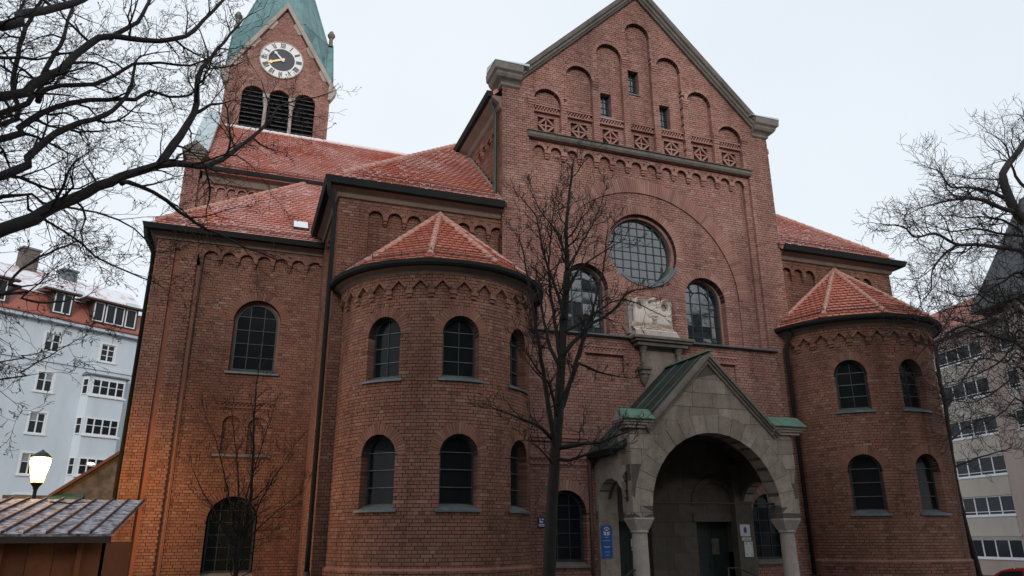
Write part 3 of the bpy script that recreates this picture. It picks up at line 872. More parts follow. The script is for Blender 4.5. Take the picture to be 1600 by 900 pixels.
# ---- roofs: tile by tile --------------------------------------------------------
TV = np.array([(-.092, .25), (-.092, .06), (-.06, .018), (0, 0), (.06, .018), (.092, .06), (.092, .25)])
def tiles(parent, o, s, t, poly, mat, pw=.19, ex=.2, lift=.0):
    """beaver-tail tiles on the plane o + s*a + t*b inside poly (a, b)"""
    o, s, t = (np.array(q, float) for q in (o, s, t)); s /= np.linalg.norm(s); t /= np.linalg.norm(t); n = np.cross(s, t)
    P = np.array(poly); lo, hi = P.min(0), P.max(0); cs = []
    k = 0; b = lo[1]
    while b < hi[1] + ex:
        a = lo[0] + (k % 2) * pw / 2 - pw
        while a < hi[0] + pw: cs.append((a + rng.uniform(-.004, .004), b + rng.uniform(-.004, .004))); a += pw
        b += ex; k += 1
    cs = np.array(cs); keep = sdf(cs + np.array([0, .07]), P) > -.03; cs = cs[keep]
    if not len(cs): return
    N = len(cs); q = TV[None] + cs[:, None] * np.array([1, 1])
    wv = (.06 * (1 - TV[:, 1] / .25) + .004 + lift)[None] + nrs.uniform(-.002, .002, (N, 1)) + nrs.uniform(-.012, .012, (N, 1)) * TV[None, :, 0]
    top = o + q[..., :1] * s + q[..., 1:] * t + wv[..., None] * n
    bot = top[:, 1:6] - n * .03
    V = np.concatenate([top, bot], 1).reshape(-1, 3)
    F = []
    for i in range(N):
        k = i * 12; F.append(tuple(range(k, k + 7)))
        for j in range(4): F.append((k + 1 + j, k + 7 + j, k + 8 + j, k + 2 + j))
    mesh_np('roof_tiles', V, F, mat, parent, kind='stuff')
    if mat == 'tile_frost':
        m = MB()
        for i in range(N):
            dens = .5 + .5 * sin(cs[i, 0] * .9 + 1.3) * sin(cs[i, 1] * .8 + .4)
            if rng.random() > .05 + .45 * dens: continue
            w_ = rng.uniform(.02, .07); h_ = rng.uniform(.015, .035); a = cs[i, 0] + rng.uniform(-.03, .03); b = cs[i, 1] + .2 - h_
            up_ = lambda t_: .06 * (1 - t_ / .25) + .014 + lift
            q = [o + s * (a + du) + t * (b + dv) + n * (up_(b + dv - cs[i, 1]) + dz) for du, dv, dz in ((-w_, 0, 0), (0, -.01, .002), (w_, 0, 0), (w_ * .9, h_ + .012, .006), (-w_ * .9, h_ + .012, .006))]
            m.add(q, [(0, 1, 2, 3, 4)])
        if m.v: m.build('snow_dusting', 'snow', parent, kind='stuff')


def ridge_tiles(parent, a, b, step=.33, r=.085, mat='ridge_tile'):
    a, b = np.array(a, float), np.array(b, float); L = np.linalg.norm(b - a); n = int(L / step); d = (b - a) / L
    for i in range(n):
        p = a + d * L * i / n; q = a + d * (L * (i + 1) / n + .05)
        MB().tube([p, q], [r * 1.12, r * .9], 9).build('ridge_tile', mat, parent)


def snow_guard(parent, a, b, h=.2, post=.6):
    a, b = np.array(a, float), np.array(b, float); L = np.linalg.norm(b - a); d = (b - a) / L; m = MB(); n = max(1, int(L / post))
    for i in range(n + 1):
        p = a + d * L * i / n; m.tube([p, p + [0, 0, h]], .012, 4)
    for z in (.05, h * .5, h): m.tube([a + [0, 0, z], b + [0, 0, z]], .008, 4)
    k = int(L / .12)
    for i in range(k): p = a + d * L * (i + .5) / k; m.tube([p + [0, 0, .05], p + [0, 0, h]], .005, 3)
    m.build('snow_guard', 'pipe_rust', parent)


def roof_plane(parent, corners, mat, name='roof', tile=True, thick=.12, lift=.01):
    """corners: eave-left, eave-right, then upwards counter-clockwise"""
    C = [np.array(c, float) for c in corners]; s = C[1] - C[0]; s /= np.linalg.norm(s)
    n = np.cross(s, C[2] - C[1]); n /= np.linalg.norm(n); t = np.cross(n, s); k = len(C)
    m = MB(); m.add(C + [c - n * thick for c in C], [tuple(range(k)), tuple(range(2 * k - 1, k - 1, -1))] + [(i, i + k, (i + 1) % k + k, (i + 1) % k) for i in range(k)])
    o = m.build(name, mat if tile else mat, parent)
    if tile: tiles(o, C[0] + n * lift, s, t, [((c - C[0]) @ s, (c - C[0]) @ t) for c in C], mat)
    return o


# ---- side blocks beside the facade (M) ------------------------------------------
SL = .91
def side_block(left):
    mm = front(YM); x0, x1 = (1.85, FX0 - .01) if left else (FX1 + .01, 20.9)
    sg = 1 if left else -1
    if left: groups = [[2.84, 3.37, 3.9], [5.32, 5.82, 6.32]]
    else: groups = [[16.46, 16.93, 17.4], [18.92, 19.39, 19.83]]
    r = .195; sp = 9.93; holes = []; rings = []
    for g in groups:
        holes.append((scallop(g[0] - r, min(g[-1] + r, x1 - .02), 1.0 if False else 8.2, sp, g, r - .002), .12))
        rings += [(c, sp, r, r + .125, 0, pi, 11, .12) for c in g]
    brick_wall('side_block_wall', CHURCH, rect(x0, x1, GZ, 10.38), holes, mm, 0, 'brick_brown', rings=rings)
    for g in groups:
        brick_wall('blind_arcade_field', CHURCH, rect(g[0] - r - .04, g[-1] + r + .04, 8.15, sp + r + .04), [], mm, -.12, 'brick_brown')
        corbels(CHURCH, [(g[i] + g[i + 1]) / 2 for i in range(len(g) - 1)], sp, mm, -.13, 0, 'brick_brown', wid=.12)
    prof = [(-.05, 10.38), (.05, 10.38), (.07, 10.42), (.09, 10.5), (.24, 10.6), (-.05, 10.6)]
    gut = [(.15, 10.604), (.40, 10.604), (.45, 10.78), (.42, 10.80), (.15, 10.76)]
    path = [(x0, YL), (x0, YM), (x1, YM)] if left else [(x0, YM), (x1, YM), (x1, YL + 2)]
    MB().sweep(path, prof).build('eave_cornice', 'plaster_band', CHURCH)
    MB().sweep(path, gut).build('gutter', 'gutter_metal', CHURCH)
    # roof: front slope with hip
    ze = 10.74; ex = x0 - .35 if left else x1 + .35; ey = YM - .35; d = 4.9
    if left:
        front_pl = [(ex, ey, ze), (FX0 + .02, ey, ze), (FX0 + .02, ey + (FX0 - ex), ze + SL * (FX0 - ex))]
        rp = roof_plane(CHURCH, front_pl, 'tile_frost')
        MB().add([(ex, ey, ze), (ex, ey + 10, ze), (FX0, ey + 10, ze + SL * (FX0 - ex)), (FX0, ey + FX0 - ex, ze + SL * (FX0 - ex))], [(0, 3, 2, 1)]).build('roof', 'tile_frost', CHURCH)
        h0 = np.array((ex + .35, ey + .35, ze + SL * .35 + .03)); h1 = np.array((FX0 - .1, ey + FX0 - ex - .1, ze + SL * (FX0 - ex - .1) + .05))
        ridge_tiles(rp, h0, h1)
        snow_guard(rp, (ex + .9, ey + .18, ze + .19), (FX0 - .25, ey + .18, ze + .19))
        # flashing along the flank wall
        MB().tube([(FX0 - .03, ey + .1, ze + .12), (FX0 - .03, ey + FX0 - ex - .2, ze + SL * (FX0 - ex - .2) + .08)], .05, 6).build('flashing', 'stone_grey', CHURCH)
        # flank of the block
        ys = [19.6 + .5 * i for i in range(5)]
        brick_wall('side_block_flank', CHURCH, rect(YM + .004, YL, GZ, 10.38), [(scallop(ys[0] - .19, ys[-1] + .19, 8.2, 9.93, ys, .19), .1)], leftside(x0), 0, 'brick_brown')
        MB().uprism(rect(YM + .3, YL, 8.1, 10.3), leftside(x0), -.25, -.1).build('blind_arcade_field', 'brick_brown', CHURCH)
        MB().box(x0 + .35, FX0, YM + .5, YN, GZ, 10.7).build('inner_core', 'dark_void', CHURCH)
    else:
        W_ = ex - FX1
        front_pl = [(FX1 - .02, ey, ze), (ex, ey, ze), (FX1 - .02, ey + W_, ze + SL * W_)]
        rp = roof_plane(CHURCH, front_pl, 'tile_frost')
        MB().add([(ex, ey, ze), (ex, ey + 10, ze), (FX1, ey + 10, ze + SL * W_), (FX1, ey + W_, ze + SL * W_)], [(0, 1, 2, 3)]).build('roof', 'tile_frost', CHURCH)
        ridge_tiles(rp, (ex - .3, ey + .3, ze + SL * .3 + .03), (FX1 + .1, ey + W_ - .1, ze + SL * (W_ - .1) + .05))
        snow_guard(rp, (FX1 + .1, ey + .18, ze + .19), (ex - .75, ey + .18, ze + .19))
        brick_wall('side_block_flank', CHURCH, rect(YM + .004, YL + 2, GZ, 10.38), [], rightside(x1), 0, 'brick_brown')
        MB().box(FX1, x1 - .35, YM + .5, YN, GZ, 10.7).build('inner_core', 'dark_void', CHURCH)
side_block(True); side_block(False)
MB().tube([(1.5, 18.3, 10.62), (1.55, 18.4, 10.35), (1.74, 18.55, 10.0), (1.74, 18.55, 1.5), (1.74, 18.55, .9)], .06, 8).build('downpipe', 'gutter_metal', CHURCH, smooth=True)
MB().tube([(1.74, 18.55, .95), (1.74, 18.55, GZ)], .085, 8).build('downpipe_foot', 'iron', CHURCH, smooth=True)

# ---- round stair turrets ---------------------------------------------------------
def turret(C, left):
    mp = cylmap(C, APR); D = APR * pi / 180
    a0, a1 = -88, 88
    wc = [-43.6, .2, 43.6] if left else [-43.4, -1.0]
    if not left: a0 = -88
    holes = []; rings = []
    for c in wc:
        for v0, sp in ((5.1, 6.17), (2.24, 3.42)):
            holes.append((arch(c * D, .45, v0, sp), .32)); rings.append((c * D, sp, .45, .70, 0, pi, 27, .32))
    def near(q):
        if abs(q[0] / D + 12) > 52: return None
        p = np.array(mp(q[0], q[1], 0)); return float(np.linalg.norm(p - EYE)) + abs(q[0] / D + 14) * .012
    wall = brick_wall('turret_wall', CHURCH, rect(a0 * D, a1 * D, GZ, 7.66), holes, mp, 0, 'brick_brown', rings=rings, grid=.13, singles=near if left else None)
    # plinth
    brick_wall('turret_plinth', CHURCH, rect(a0 * D, a1 * D, GZ, 1.0), [], mp, .06, 'brick_brown', grid=.13, deep0=.09)
    MB().lathe([(APR + .06, 1.0), (APR, 1.05)], C, 60, -pi, 0).build('plinth_cap', 'brick_brown', CHURCH)
    # pointed frieze
    ap = [(-82.2 + 11.85 * i) for i in range(15)]; pts = [(a1 * D, 7.66), (a0 * D, 7.66), (a0 * D, 7.22)]
    for a in ap:
        if abs(a) > 84: continue
        pts += [((a - 3.9) * D, 7.22), ((a - 3.9) * D, 7.30), (a * D, 7.47), ((a + 3.9) * D, 7.30), ((a + 3.9) * D, 7.22)]
    pts += [(a1 * D, 7.22)]
    brick_wall('pointed_frieze', CHURCH, pts[::-1], [], mp, .075, 'brick_brown', grid=.13, deep0=.1)
    m = MB()
    for a in ap:
        for s_ in (-1, 1):
            m.ubar(((a + s_ * 4.1) * D, 7.29), ((a + s_ * .1) * D, 7.485), .055, mp, -.01, .092 + .002 * s_)
        m.uprism(rect((a + 5.925 - 1.9) * D, (a + 5.925 + 1.9) * D, 7.13, 7.218), mp, -.02, .075)
        m.uprism(rect((a + 5.925 - 1.5) * D, (a + 5.925 + 1.5) * D, 7.05, 7.124), mp, -.02, .04)
    m.build('frieze_corbel', 'brick_brown', CHURCH)
    for c in wc:
        for v0, sp in ((5.1, 6.17), (2.24, 3.42)):
            o = window(CHURCH, c * D, .44, v0 + .1, sp, mp, -.25, 2 if v0 > 4 else 1, 4, 'arch', .04, glass='glass_dark', tilt=.012)
            sill(CHURCH, c * D, .53, v0, mp, -.26, .06, 'zinc')
            H_ = sp + .44 - v0 - .1
            for k in range(1, 4):
                v = v0 + .1 + k * H_ / 4; d = .42 if v < sp else sqrt(max(.44 ** 2 - (v - sp) ** 2, 0)) - .01
                MB().ubar((c * D - d, v + .004), (c * D + d, v + .004), .014, mp, -.226, -.215).build('glazing_rod', 'zinc', o)
    # eaves
    P = [(C[0] + APR * sin(radians(a)), C[1] - APR * cos(radians(a))) for a in np.linspace(-92, 92, 62)]
    MB().sweep(P, [(-.05, 7.615), (.085, 7.615), (.1, 7.64), (.13, 7.68), (.26, 7.735), (-.05, 7.735)]).build('eave_cornice', 'plaster_band', CHURCH)
    MB().sweep(P, [(.2, 7.74), (.35, 7.74), (.40, 7.79), (.41, 7.875), (.2, 7.88)]).build('gutter', 'gutter_metal', CHURCH)
    # faceted roof
    apex = np.array((C[0], C[1] - .02, 10.2)); hips = [-90, -54, -18, 18, 54, 90]; re = APR + .34
    foot = [np.array((C[0] + re / cos(radians(3)) * sin(radians(a)), C[1] - re / cos(radians(3)) * cos(radians(a)) - (.0), 7.87)) for a in hips]
    base = []
    for i in range(5):
        rp = roof_plane(CHURCH, [foot[i], foot[i + 1], apex], 'tile_red')
        base.append(rp)
        # eave between facet and round gutter
    for i in range(1, 5):
        d = apex - foot[i]; ridge_tiles(base[i - 1], foot[i] + d * .03 + [0, 0, .06], apex + [0, 0, .05], step=.27, r=.075)
    for i, sgn in ((0, -1), (5, 1)):
        d = apex - foot[i]; ridge_tiles(base[min(i, 4)], foot[i] + d * .05 + [0, -.07, .05], apex + [0, -.06, .05], step=.27, r=.07)
    Q = [(C[0] + (APR + .24) * sin(radians(a)), C[1] - (APR + .24) * cos(radians(a))) for a in np.linspace(-89, 89, 48)]
    m = MB(); m.add([(p[0], p[1], 7.87) for p in Q], [tuple(range(len(Q)))]); m.build('eave_board', 'gutter_metal', CHURCH)
    for i in range(5):
        a, b = foot[i], foot[i + 1]; u = lambda t: a + (b - a) * t + (apex - a) * .07 + [0, 0, .03]
        snow_guard(base[i], u(.06), u(.94), .19, .55)
turret(CL, True); turret(CR, False)
MB().tube([(15.72, 18.05, 7.85), (15.78, 18.1, 7.6), (15.74, 18.3, 7.2), (15.74, 18.3, .6)], .06, 8).build('downpipe', 'gutter_metal', CHURCH, smooth=True)
MB().tube([(15.74, 18.3, .62), (15.74, 18.3, GZ)], .085, 8).build('downpipe_foot', 'iron', CHURCH, smooth=True)
MB().tube([(7.12, 17.75, 7.85), (7.2, 17.95, 7.5), (7.22, 18.02, 6.9)], .05, 8).build('downpipe', 'gutter_metal', CHURCH, smooth=True)

# ---- left chapel block (L) -------------------------------------------------------
mL = front(YL)
lc = [-1.37 + .5 * i for i in range(7)]
slots = [(rect(-2.37, -2.22, GZ, 9.75), .14), (rect(-1.74, -1.62, GZ, 9.3), .12)]
fl = (scallop(lc[0] - .2, lc[-1] + .02, GZ - .02, 9.6, lc[:-1], .2), .1)
lf = [(lc[-1] + .02 if False else 1.84, GZ - .02), (1.84, 9.6)]
for c in reversed(lc):
    lf += [(c + .2 * cos(pi * i / 8), 9.6 + .2 * sin(pi * i / 8)) for i in range(9)]
lf += [(lc[0] - .2, GZ - .02)]
lf = [(min(u, 1.84), v) for u, v in lf]
LR = [(c, 9.6, .2, .32, 0, pi, 11, .11) for c in lc[:-1]]
brick_wall('chapel_strip', CHURCH, rect(-2.86, -2.37, GZ - .1, 10.02), [], mL, 0, 'brick_brown', deep0=.15)
brick_wall('chapel_strip', CHURCH, rect(-2.22, -1.74, GZ - .1, 9.75), [], mL, 0, 'brick_brown', deep0=.15)
brick_wall('chapel_frieze', CHURCH, [(-2.37, 9.75), (-1.74, 9.75), (-1.62, 9.3), (-1.62, GZ - .1)] + [(u, v) for u, v in lf[::-1] if v > 0] + [(1.85, 9.6), (1.85, 10.02), (-2.37, 10.02)], [], mL, 0, 'brick_brown', rings=LR, deep0=.11)
m = MB(); m.uprism(rect(-2.4, -2.19, GZ, 9.78), mL, -.2, -.1); m.build('slot_back', 'brick_brown', CHURCH); m = MB(); m.uprism(rect(-1.77, -1.59, GZ, 9.33), mL, -.2, -.09); m.build('slot_back', 'brick_brown', CHURCH)
Lw = (.13, .67, 6.22, 7.76); Ld = (.03, .66, .72, 2.11)
pn = [(arch(-.27, .24, 3.92, 4.73, 12), .08), (arch(.45, .27, 3.92, 4.68, 12), .08)]
brick_wall('chapel_field', CHURCH, rect(-1.6, 1.85, GZ - .1, 9.84), [(arch(*Lw), .3), (arch(*Ld), .35)] + pn, mL, -.11, 'brick_brown',
           rings=[(Lw[0], Lw[3], Lw[1], Lw[1] + .25, 0, pi, 30, .3), (Ld[0], Ld[3], Ld[1], Ld[1] + .25, 0, pi, 30, .33),
                  (-.27, 4.73, .24, .36, 0, pi, 13, .08), (.45, 4.68, .27, .39, 0, pi, 13, .08)])
brick_wall('blind_niche_field', CHURCH, rect(-.6, .8, 3.85, 5.05), [], mL, -.19, 'brick_brown')
m = MB(); lattice_row(m, -.66, .86, 5.23, 5.35, mL, -.13, -.05, .11); m.build('sawtooth_frieze', 'brick_brown', CHURCH)
sill(CHURCH, .08, .78, 3.88, mL, -.19, -.03, 'zinc', n=1, rise=.05)
corbels(CHURCH, [(lc[i] + lc[i + 1]) / 2 for i in range(6)], 9.6, mL, -.13, 0, 'brick_brown', wid=.11)
window(CHURCH, Lw[0], Lw[1] - .07, Lw[2] + .1, Lw[3], mL, -.36, 3, 5, 'arch', .05, glass='glass_dark', tilt=.01)
sill(CHURCH, Lw[0], .75, Lw[2], mL, -.36, -.02, 'zinc', n=1, rise=.1)
window(CHURCH, Ld[0], Ld[1] - .04, Ld[2] + .08, Ld[3], mL, -.4, 4, 6, 'arch', .05, glass='glass_dark', tilt=.006)
sill(CHURCH, Ld[0], .72, Ld[2], mL, -.4, -.03, 'stone_grey', n=1, rise=.08)
for (c, hw, v0, sp) in (Lw,):
    m = MB(); m.uarc((c, sp), hw - .07, hw + .02, 0, pi, mL, -.48, -.3, 16)
    for s_ in (-1, 1): m.uprism(rect(min(c + s_ * (hw - .07), c + s_ * (hw + .02)), max(c + s_ * (hw - .07), c + s_ * (hw + .02)), v0, sp), mL, -.48, -.3)
    m.build('window_reveal', 'brick_brown', CHURCH)
prof = [(-.05, 10.0), (.05, 10.0), (.07, 10.05), (.22, 10.16), (-.05, 10.16)]
gut = [(.14, 10.164), (.38, 10.164), (.43, 10.32), (.14, 10.33)]
path = [(-2.86, YN + 1), (-2.86, YL), (1.84, YL)]
MB().sweep(path, prof).build('eave_cornice', 'plaster_band', CHURCH)
MB().sweep(path, gut).build('gutter', 'gutter_metal', CHURCH)
MB().tube([(-3.2, 22.1, 10.2), (-3.15, 22.2, 9.9), (-2.95, 22.5, 9.6), (-2.98, 22.9, 9.3), (-2.98, 22.9, 0)], .06, 8).build('downpipe', 'gutter_metal', CHURCH, smooth=True)
brick_wall('chapel_flank', CHURCH, rect(YL + .004, YN + 1, GZ, 10.0), [], leftside(-2.86), 0, 'brick_brown')
MB().box(-2.5, 1.84, YL + .6, YN, GZ, 10.1).build('inner_core', 'dark_void', CHURCH)
ex, ey, ze, dd = -3.2, YL - .35, 10.27, 4.85
rp = roof_plane(CHURCH, [(ex, ey, ze), (3.6, ey, ze), (3.6, ey + dd, ze + SL * dd), (ex + dd, ey + dd, ze + SL * dd)], 'tile_frost')
MB().add([(ex, ey, ze), (ex, ey + dd + 3, ze), (ex + dd, ey + dd + 3, ze + SL * dd), (ex + dd, ey + dd, ze + SL * dd)], [(0, 3, 2, 1)]).build('roof', 'tile_frost', CHURCH)
ridge_tiles(rp, (ex + .25, ey + .25, ze + SL * .25 + .04), (ex + dd - .1, ey + dd - .1, ze + SL * (dd - .1) + .05))
snow_guard(rp, (ex + .5, ey + .18, ze + .19), (1.4, ey + .18, ze + .19), .12, .55)
m = MB(); sx, sy = 1.12, 23.0; sz = ze + SL * (sy - ey)
m.hexa([(sx - .25, sy - .22, sz - .2), (sx + .25, sy - .22, sz - .2), (sx + .25, sy + .22, sz + .2), (sx - .25, sy + .22, sz + .2),
        (sx - .25, sy - .27, sz - .1), (sx + .25, sy - .27, sz - .1), (sx + .25, sy + .17, sz + .3), (sx - .25, sy + .17, sz + .3)])
m.build('skylight', 'iron', CHURCH)
MB().add([(sx - .22, sy - .262, sz - .085), (sx + .22, sy - .262, sz - .085), (sx + .22, sy + .15, sz + .29), (sx - .22, sy + .15, sz + .29)], [(0, 1, 2, 3)]).build('skylight_pane', 'white_paint', CHURCH)

# ---- nave behind -----------------------------------------------------------------
mN = front(YN)
nc = [-1.97 + .36 * i for i in range(11)]
nz = 13.79
brick_wall('nave_wall', CHURCH, rect(-2.4, 4.0, 10.5, 14.2), [(scallop(nc[0] - .15, nc[-1] + .15, 10.5, nz, nc, .15), .1)], mN, 0, 'brick_red',
           rings=[(c, nz, .15, .2, 0, pi, 9, .1) for c in nc])
brick_wall('nave_field', CHURCH, rect(-2.2, 3.0, 10.5, 14.0), [], mN, -.1, 'brick_red')
corbels(CHURCH, [(nc[i] + nc[i + 1]) / 2 for i in range(10)], nz, mN, -.11, 0, 'brick_red', wid=.08)
MB().sweep([(-2.3, YN), (4.0, YN)], [(0, 14.0), (.1, 14.05), (.1, 14.3), (.25, 14.4), (0, 14.4)]).build('eave_cornice', 'plaster_band', CHURCH)
MB().sweep([(-2.3, YN), (4.0, YN)], [(.15, 14.4), (.42, 14.4), (.46, 14.55), (.15, 14.56)]).build('gutter', 'gutter_metal', CHURCH)
NR = (31.72, 19.15)
rp = roof_plane(CHURCH, [(-2.35, 26.5, 14.45), (11, 26.5, 14.45), (11, NR[0], NR[1]), (-2.35, NR[0], NR[1])], 'tile_frost')
ridge_tiles(rp, (-2.1, NR[0], NR[1] + .03), (10.5, NR[0], NR[1] + .03), r=.1, mat='ridge_snow')
MB().add([(-2.35, NR[0], NR[1]), (11, NR[0], NR[1]), (11, 37, 14.4), (-2.35, 37, 14.4)], [(0, 1, 2, 3)]).build('roof', 'tile_frost', CHURCH)
snow_guard(rp, (-2.0, 26.75, 14.72), (3.4, 26.75, 14.72), .16, .6)
# west gable of the nave: pier with pedimented cap, zinc coping
brick_wall('nave_pier', CHURCH, rect(-2.9, -2.4, 10, 14.95), [], front(YN - .12), 0, 'brick_red')
MB().box(-2.88, -2.42, YN - .1, YN + .6, 10, 14.93).build('pier_core', 'mortar', CHURCH)
m = MB()
for w, z0, z1 in ((.04, 14.9, 14.98), (.1, 14.985, 15.07), (.16, 15.075, 15.17)):
    m.box(-2.9 - w, -2.4 + w, YN - .12 - w, YN + .7, z0, z1)
m.build('pier_cap', 'stone_grey', CHURCH)
m = MB(); m.add([(-3.1, YN - .3, 15.172), (-2.2, YN - .3, 15.172), (-2.65, YN - .3, 15.58), (-3.1, YN + .7, 15.172), (-2.2, YN + .7, 15.172), (-2.65, YN + .7, 15.58)],
                [(0, 1, 2), (3, 5, 4), (0, 3, 4, 1), (1, 4, 5, 2), (2, 5, 3, 0)]); m.build('pier_pediment', 'stone_grey', CHURCH)
m = MB(); m.hexa([(-2.95, YN + .2, 14.9), (-2.3, YN + .2, 14.9), (-2.3, NR[0], NR[1] + .35), (-2.95, NR[0], NR[1] + .35),
                  (-2.95, YN + .2, 15.2), (-2.3, YN + .2, 15.2), (-2.3, NR[0], NR[1] + .62), (-2.95, NR[0], NR[1] + .62)]); m.build('gable_coping', 'zinc_pale', CHURCH)
m = MB(); m.add([(-2.95, YN + .1, 10), (-2.95, YN + .1, 14.9), (-2.95, NR[0], NR[1] + .4), (-2.95, 36.4, 14.9), (-2.95, 36.4, 10),
                 (-2.4, YN + .1, 10), (-2.4, YN + .1, 14.9), (-2.4, NR[0], NR[1] + .4), (-2.4, 36.4, 14.9), (-2.4, 36.4, 10)],
                [(0, 1, 2, 3, 4), (5, 9, 8, 7, 6)] + [(i, i + 5, (i + 1) % 5 + 5, (i + 1) % 5) for i in range(5)]); m.build('nave_gable', 'brick_red', CHURCH)
MB().box(-2.3, 11, YN + .5, 36, 10, 14.3).build('inner_core', 'dark_void', CHURCH)

# ---- clock tower -----------------------------------------------------------------
YT = 33.0; mt = front(YT); TH = 2.42
TF, TA = 22.75, 27.0
tw = [(arch(c, .52, 19.6, 21.75, 14), .35) for c in (-1.12, 0.06, 1.24)]
brick_wall('tower_wall', CHURCH, [(-TH, 15), (TH, 15), (TH, TF), (0, TA - .15), (-TH, TF)], tw, mt, 0, 'brick_red',
           rings=[(c, 21.75, .52, .70, 0, pi, 21, .3) for c in (-1.12, .06, 1.24)])
for c in (-1.12, .06, 1.24):
    lo = MB(); lo.uprism(arch(c, .54, 19.5, 21.75, 14), mt, -.6, -.3); bk = lo.build('louvre', 'gutter_metal', CHURCH)
    for k in range(11):
        z = 19.65 + k * .235; d = .52 if z < 21.75 else sqrt(max(.52 ** 2 - (z - 21.75) ** 2, 0))
        if d < .1: continue
        MB().hexa([mt(c - d, z, -.12), mt(c + d, z, -.12), mt(c + d, z + .14, -.4), mt(c - d, z + .14, -.4),
                   mt(c - d, z + .03, -.12), mt(c + d, z + .03, -.12), mt(c + d, z + .17, -.4), mt(c - d, z + .17, -.4)]).build('slat', 'louvre_board', bk)
for c in (-.53, .65):
    m = MB(); m.lathe([(0, 19.6), (.15, 19.6), (.15, 19.72), (.1, 19.8), (.085, 19.85), (.08, 21.25), (.1, 21.28), (.1, 21.34), (.14, 21.5), (.15, 21.62), (0, 21.62)], (c, YT - .02), 12)
    m.build('belfry_column', 'stone_smooth', CHURCH)
    MB().box(c - .16, c + .16, YT - .2, YT + .1, 21.63, 21.85).build('belfry_impost', 'stone_smooth', CHURCH)
brick_wall('tower_flank', CHURCH, rect(YT + .004, YT + 2 * TH, 15, TF), [], rightside(TH), 0, 'brick_red')
brick_wall('tower_flank', CHURCH, rect(YT + .004, YT + 2 * TH, 15, TF), [], leftside(-TH), 0, 'brick_red')
for s_ in (-1, 1):
    x = TH * s_; MB().add([(x, YT, TF), (x, YT + 2 * TH, TF), (x, YT + TH, TA - .15)], [(0, 1, 2)]).build('tower_side_gable', 'brick_red', CHURCH)
for s_ in (-1, 1):
    a = np.array([s_ * (TH + .1), TF - .05]); b = np.array([0, TA]); d = (b - a) / np.linalg.norm(b - a); nr = np.array([d[1], -d[0]]) * (1 if s_ > 0 else -1)
    m = MB(); m.uprism([a, b, b + [0, .35], a + nr * .2], mt, -.25, .12); m.build('tower_coping', 'stone_smooth', CHURCH)
    for k in range(3):
        m = MB(); p = a + (b - a) * (.12 + .28 * k); m.uprism([p, p + (b - a) * .14, p + (b - a) * .12 - nr * .16, p + (b - a) * .02 - nr * .16], mt, -.1, .035)
        m.build('coping_step', 'stone_smooth', CHURCH)
    x = s_ * TH
    m = MB(); m.uprism([(x - s_ * .1, 22.15), (x + s_ * .05, 22.2), (x + s_ * .28, 22.62), (x + s_ * .3, 22.75), (x - s_ * .1, 22.95)], mt, -.3, .16); m.build('tower_kneeler', 'stone_smooth', CHURCH)
    # cross gable roofs in copper
    yr = YT + TH
    m = MB(); xe = s_ * (TH + .12)
    m.add([(0, yr, TA + .1), (xe, yr, TA + .1), (xe, YT - .0, TF), (s_ * .0, YT + .0, TA + .05), (xe, YT + 2 * TH, TF), (0, YT + 2 * TH, TA + .1)], [(0, 1, 2, 3), (0, 5, 4, 1)])
    m.build('tower_roof', 'copper_spire', CHURCH)
    m = MB()
    for k in range(6):
        t = k / 6; p = np.array((xe * (1 - t), yr, TA + .13)); q = np.array((xe * (1 - t) , YT + .0 + TH * 0, TF + .03)) if k == 0 else np.array((xe * (1 - t), YT + TH * t * 0 + .02, TF + (TA - TF) * t + .05))
        m.tube([p, q], .025, 4)
    m.build('standing_seam', 'copper_spire', CHURCH)
    m = MB(); m.lathe([(.16, TA), (.16, TA + .12), (.11, TA + .16), (.1, TA + .55), (.15, TA + .6), (.21, TA + .72), (.2, TA + .8), (.12, TA + .86), (.12, TA + .95), (.07, TA + 1.02), (0, TA + 1.06)], (s_ * (TH - .02), yr), 10)
    m.build('tower_finial', 'stone_grey', CHURCH)
# broach spire
m = MB(); cx, cy = 0.0, YT + TH; zb, zt = 26.5, 33.8; rb = 2.34
m.add([(-TH, YT, TF - .2), (TH, YT, TF - .2), (TH, YT + 2 * TH, TF - .2), (-TH, YT + 2 * TH, TF - .2), (cx, cy, zt - .5)], [(0, 1, 4), (1, 2, 4), (2, 3, 4), (3, 0, 4)])
m.build('spire_foot', 'copper_spire', CHURCH); m = MB()
m.lathe([(rb, 24.2), (rb - .01, zb + .05)], (cx, cy), 8, pi / 8, pi / 8 + 2 * pi); m.build('spire_drum', 'copper_spire', CHURCH); m = MB()
ring = [(cx + rb * cos(pi / 8 + k * pi / 4), cy + rb * sin(pi / 8 + k * pi / 4), zb) for k in range(8)]
m.add(ring + [(cx, cy, zt)], [(k, (k + 1) % 8, 8) for k in range(8)]); sp_ = m.build('spire', 'copper_spire', CHURCH)
m = MB()
for k in range(8):
    a, b = np.array(ring[k]), np.array(ring[(k + 1) % 8])
    m.tube([a, (cx, cy, zt)], .05, 5)
    for t in (.33, .67): p = a + (b - a) * t; m.tube([p, p + (np.array((cx, cy, zt)) - p) * .8], .02, 4)
m.build('spire_seam', 'copper_spire', sp_)
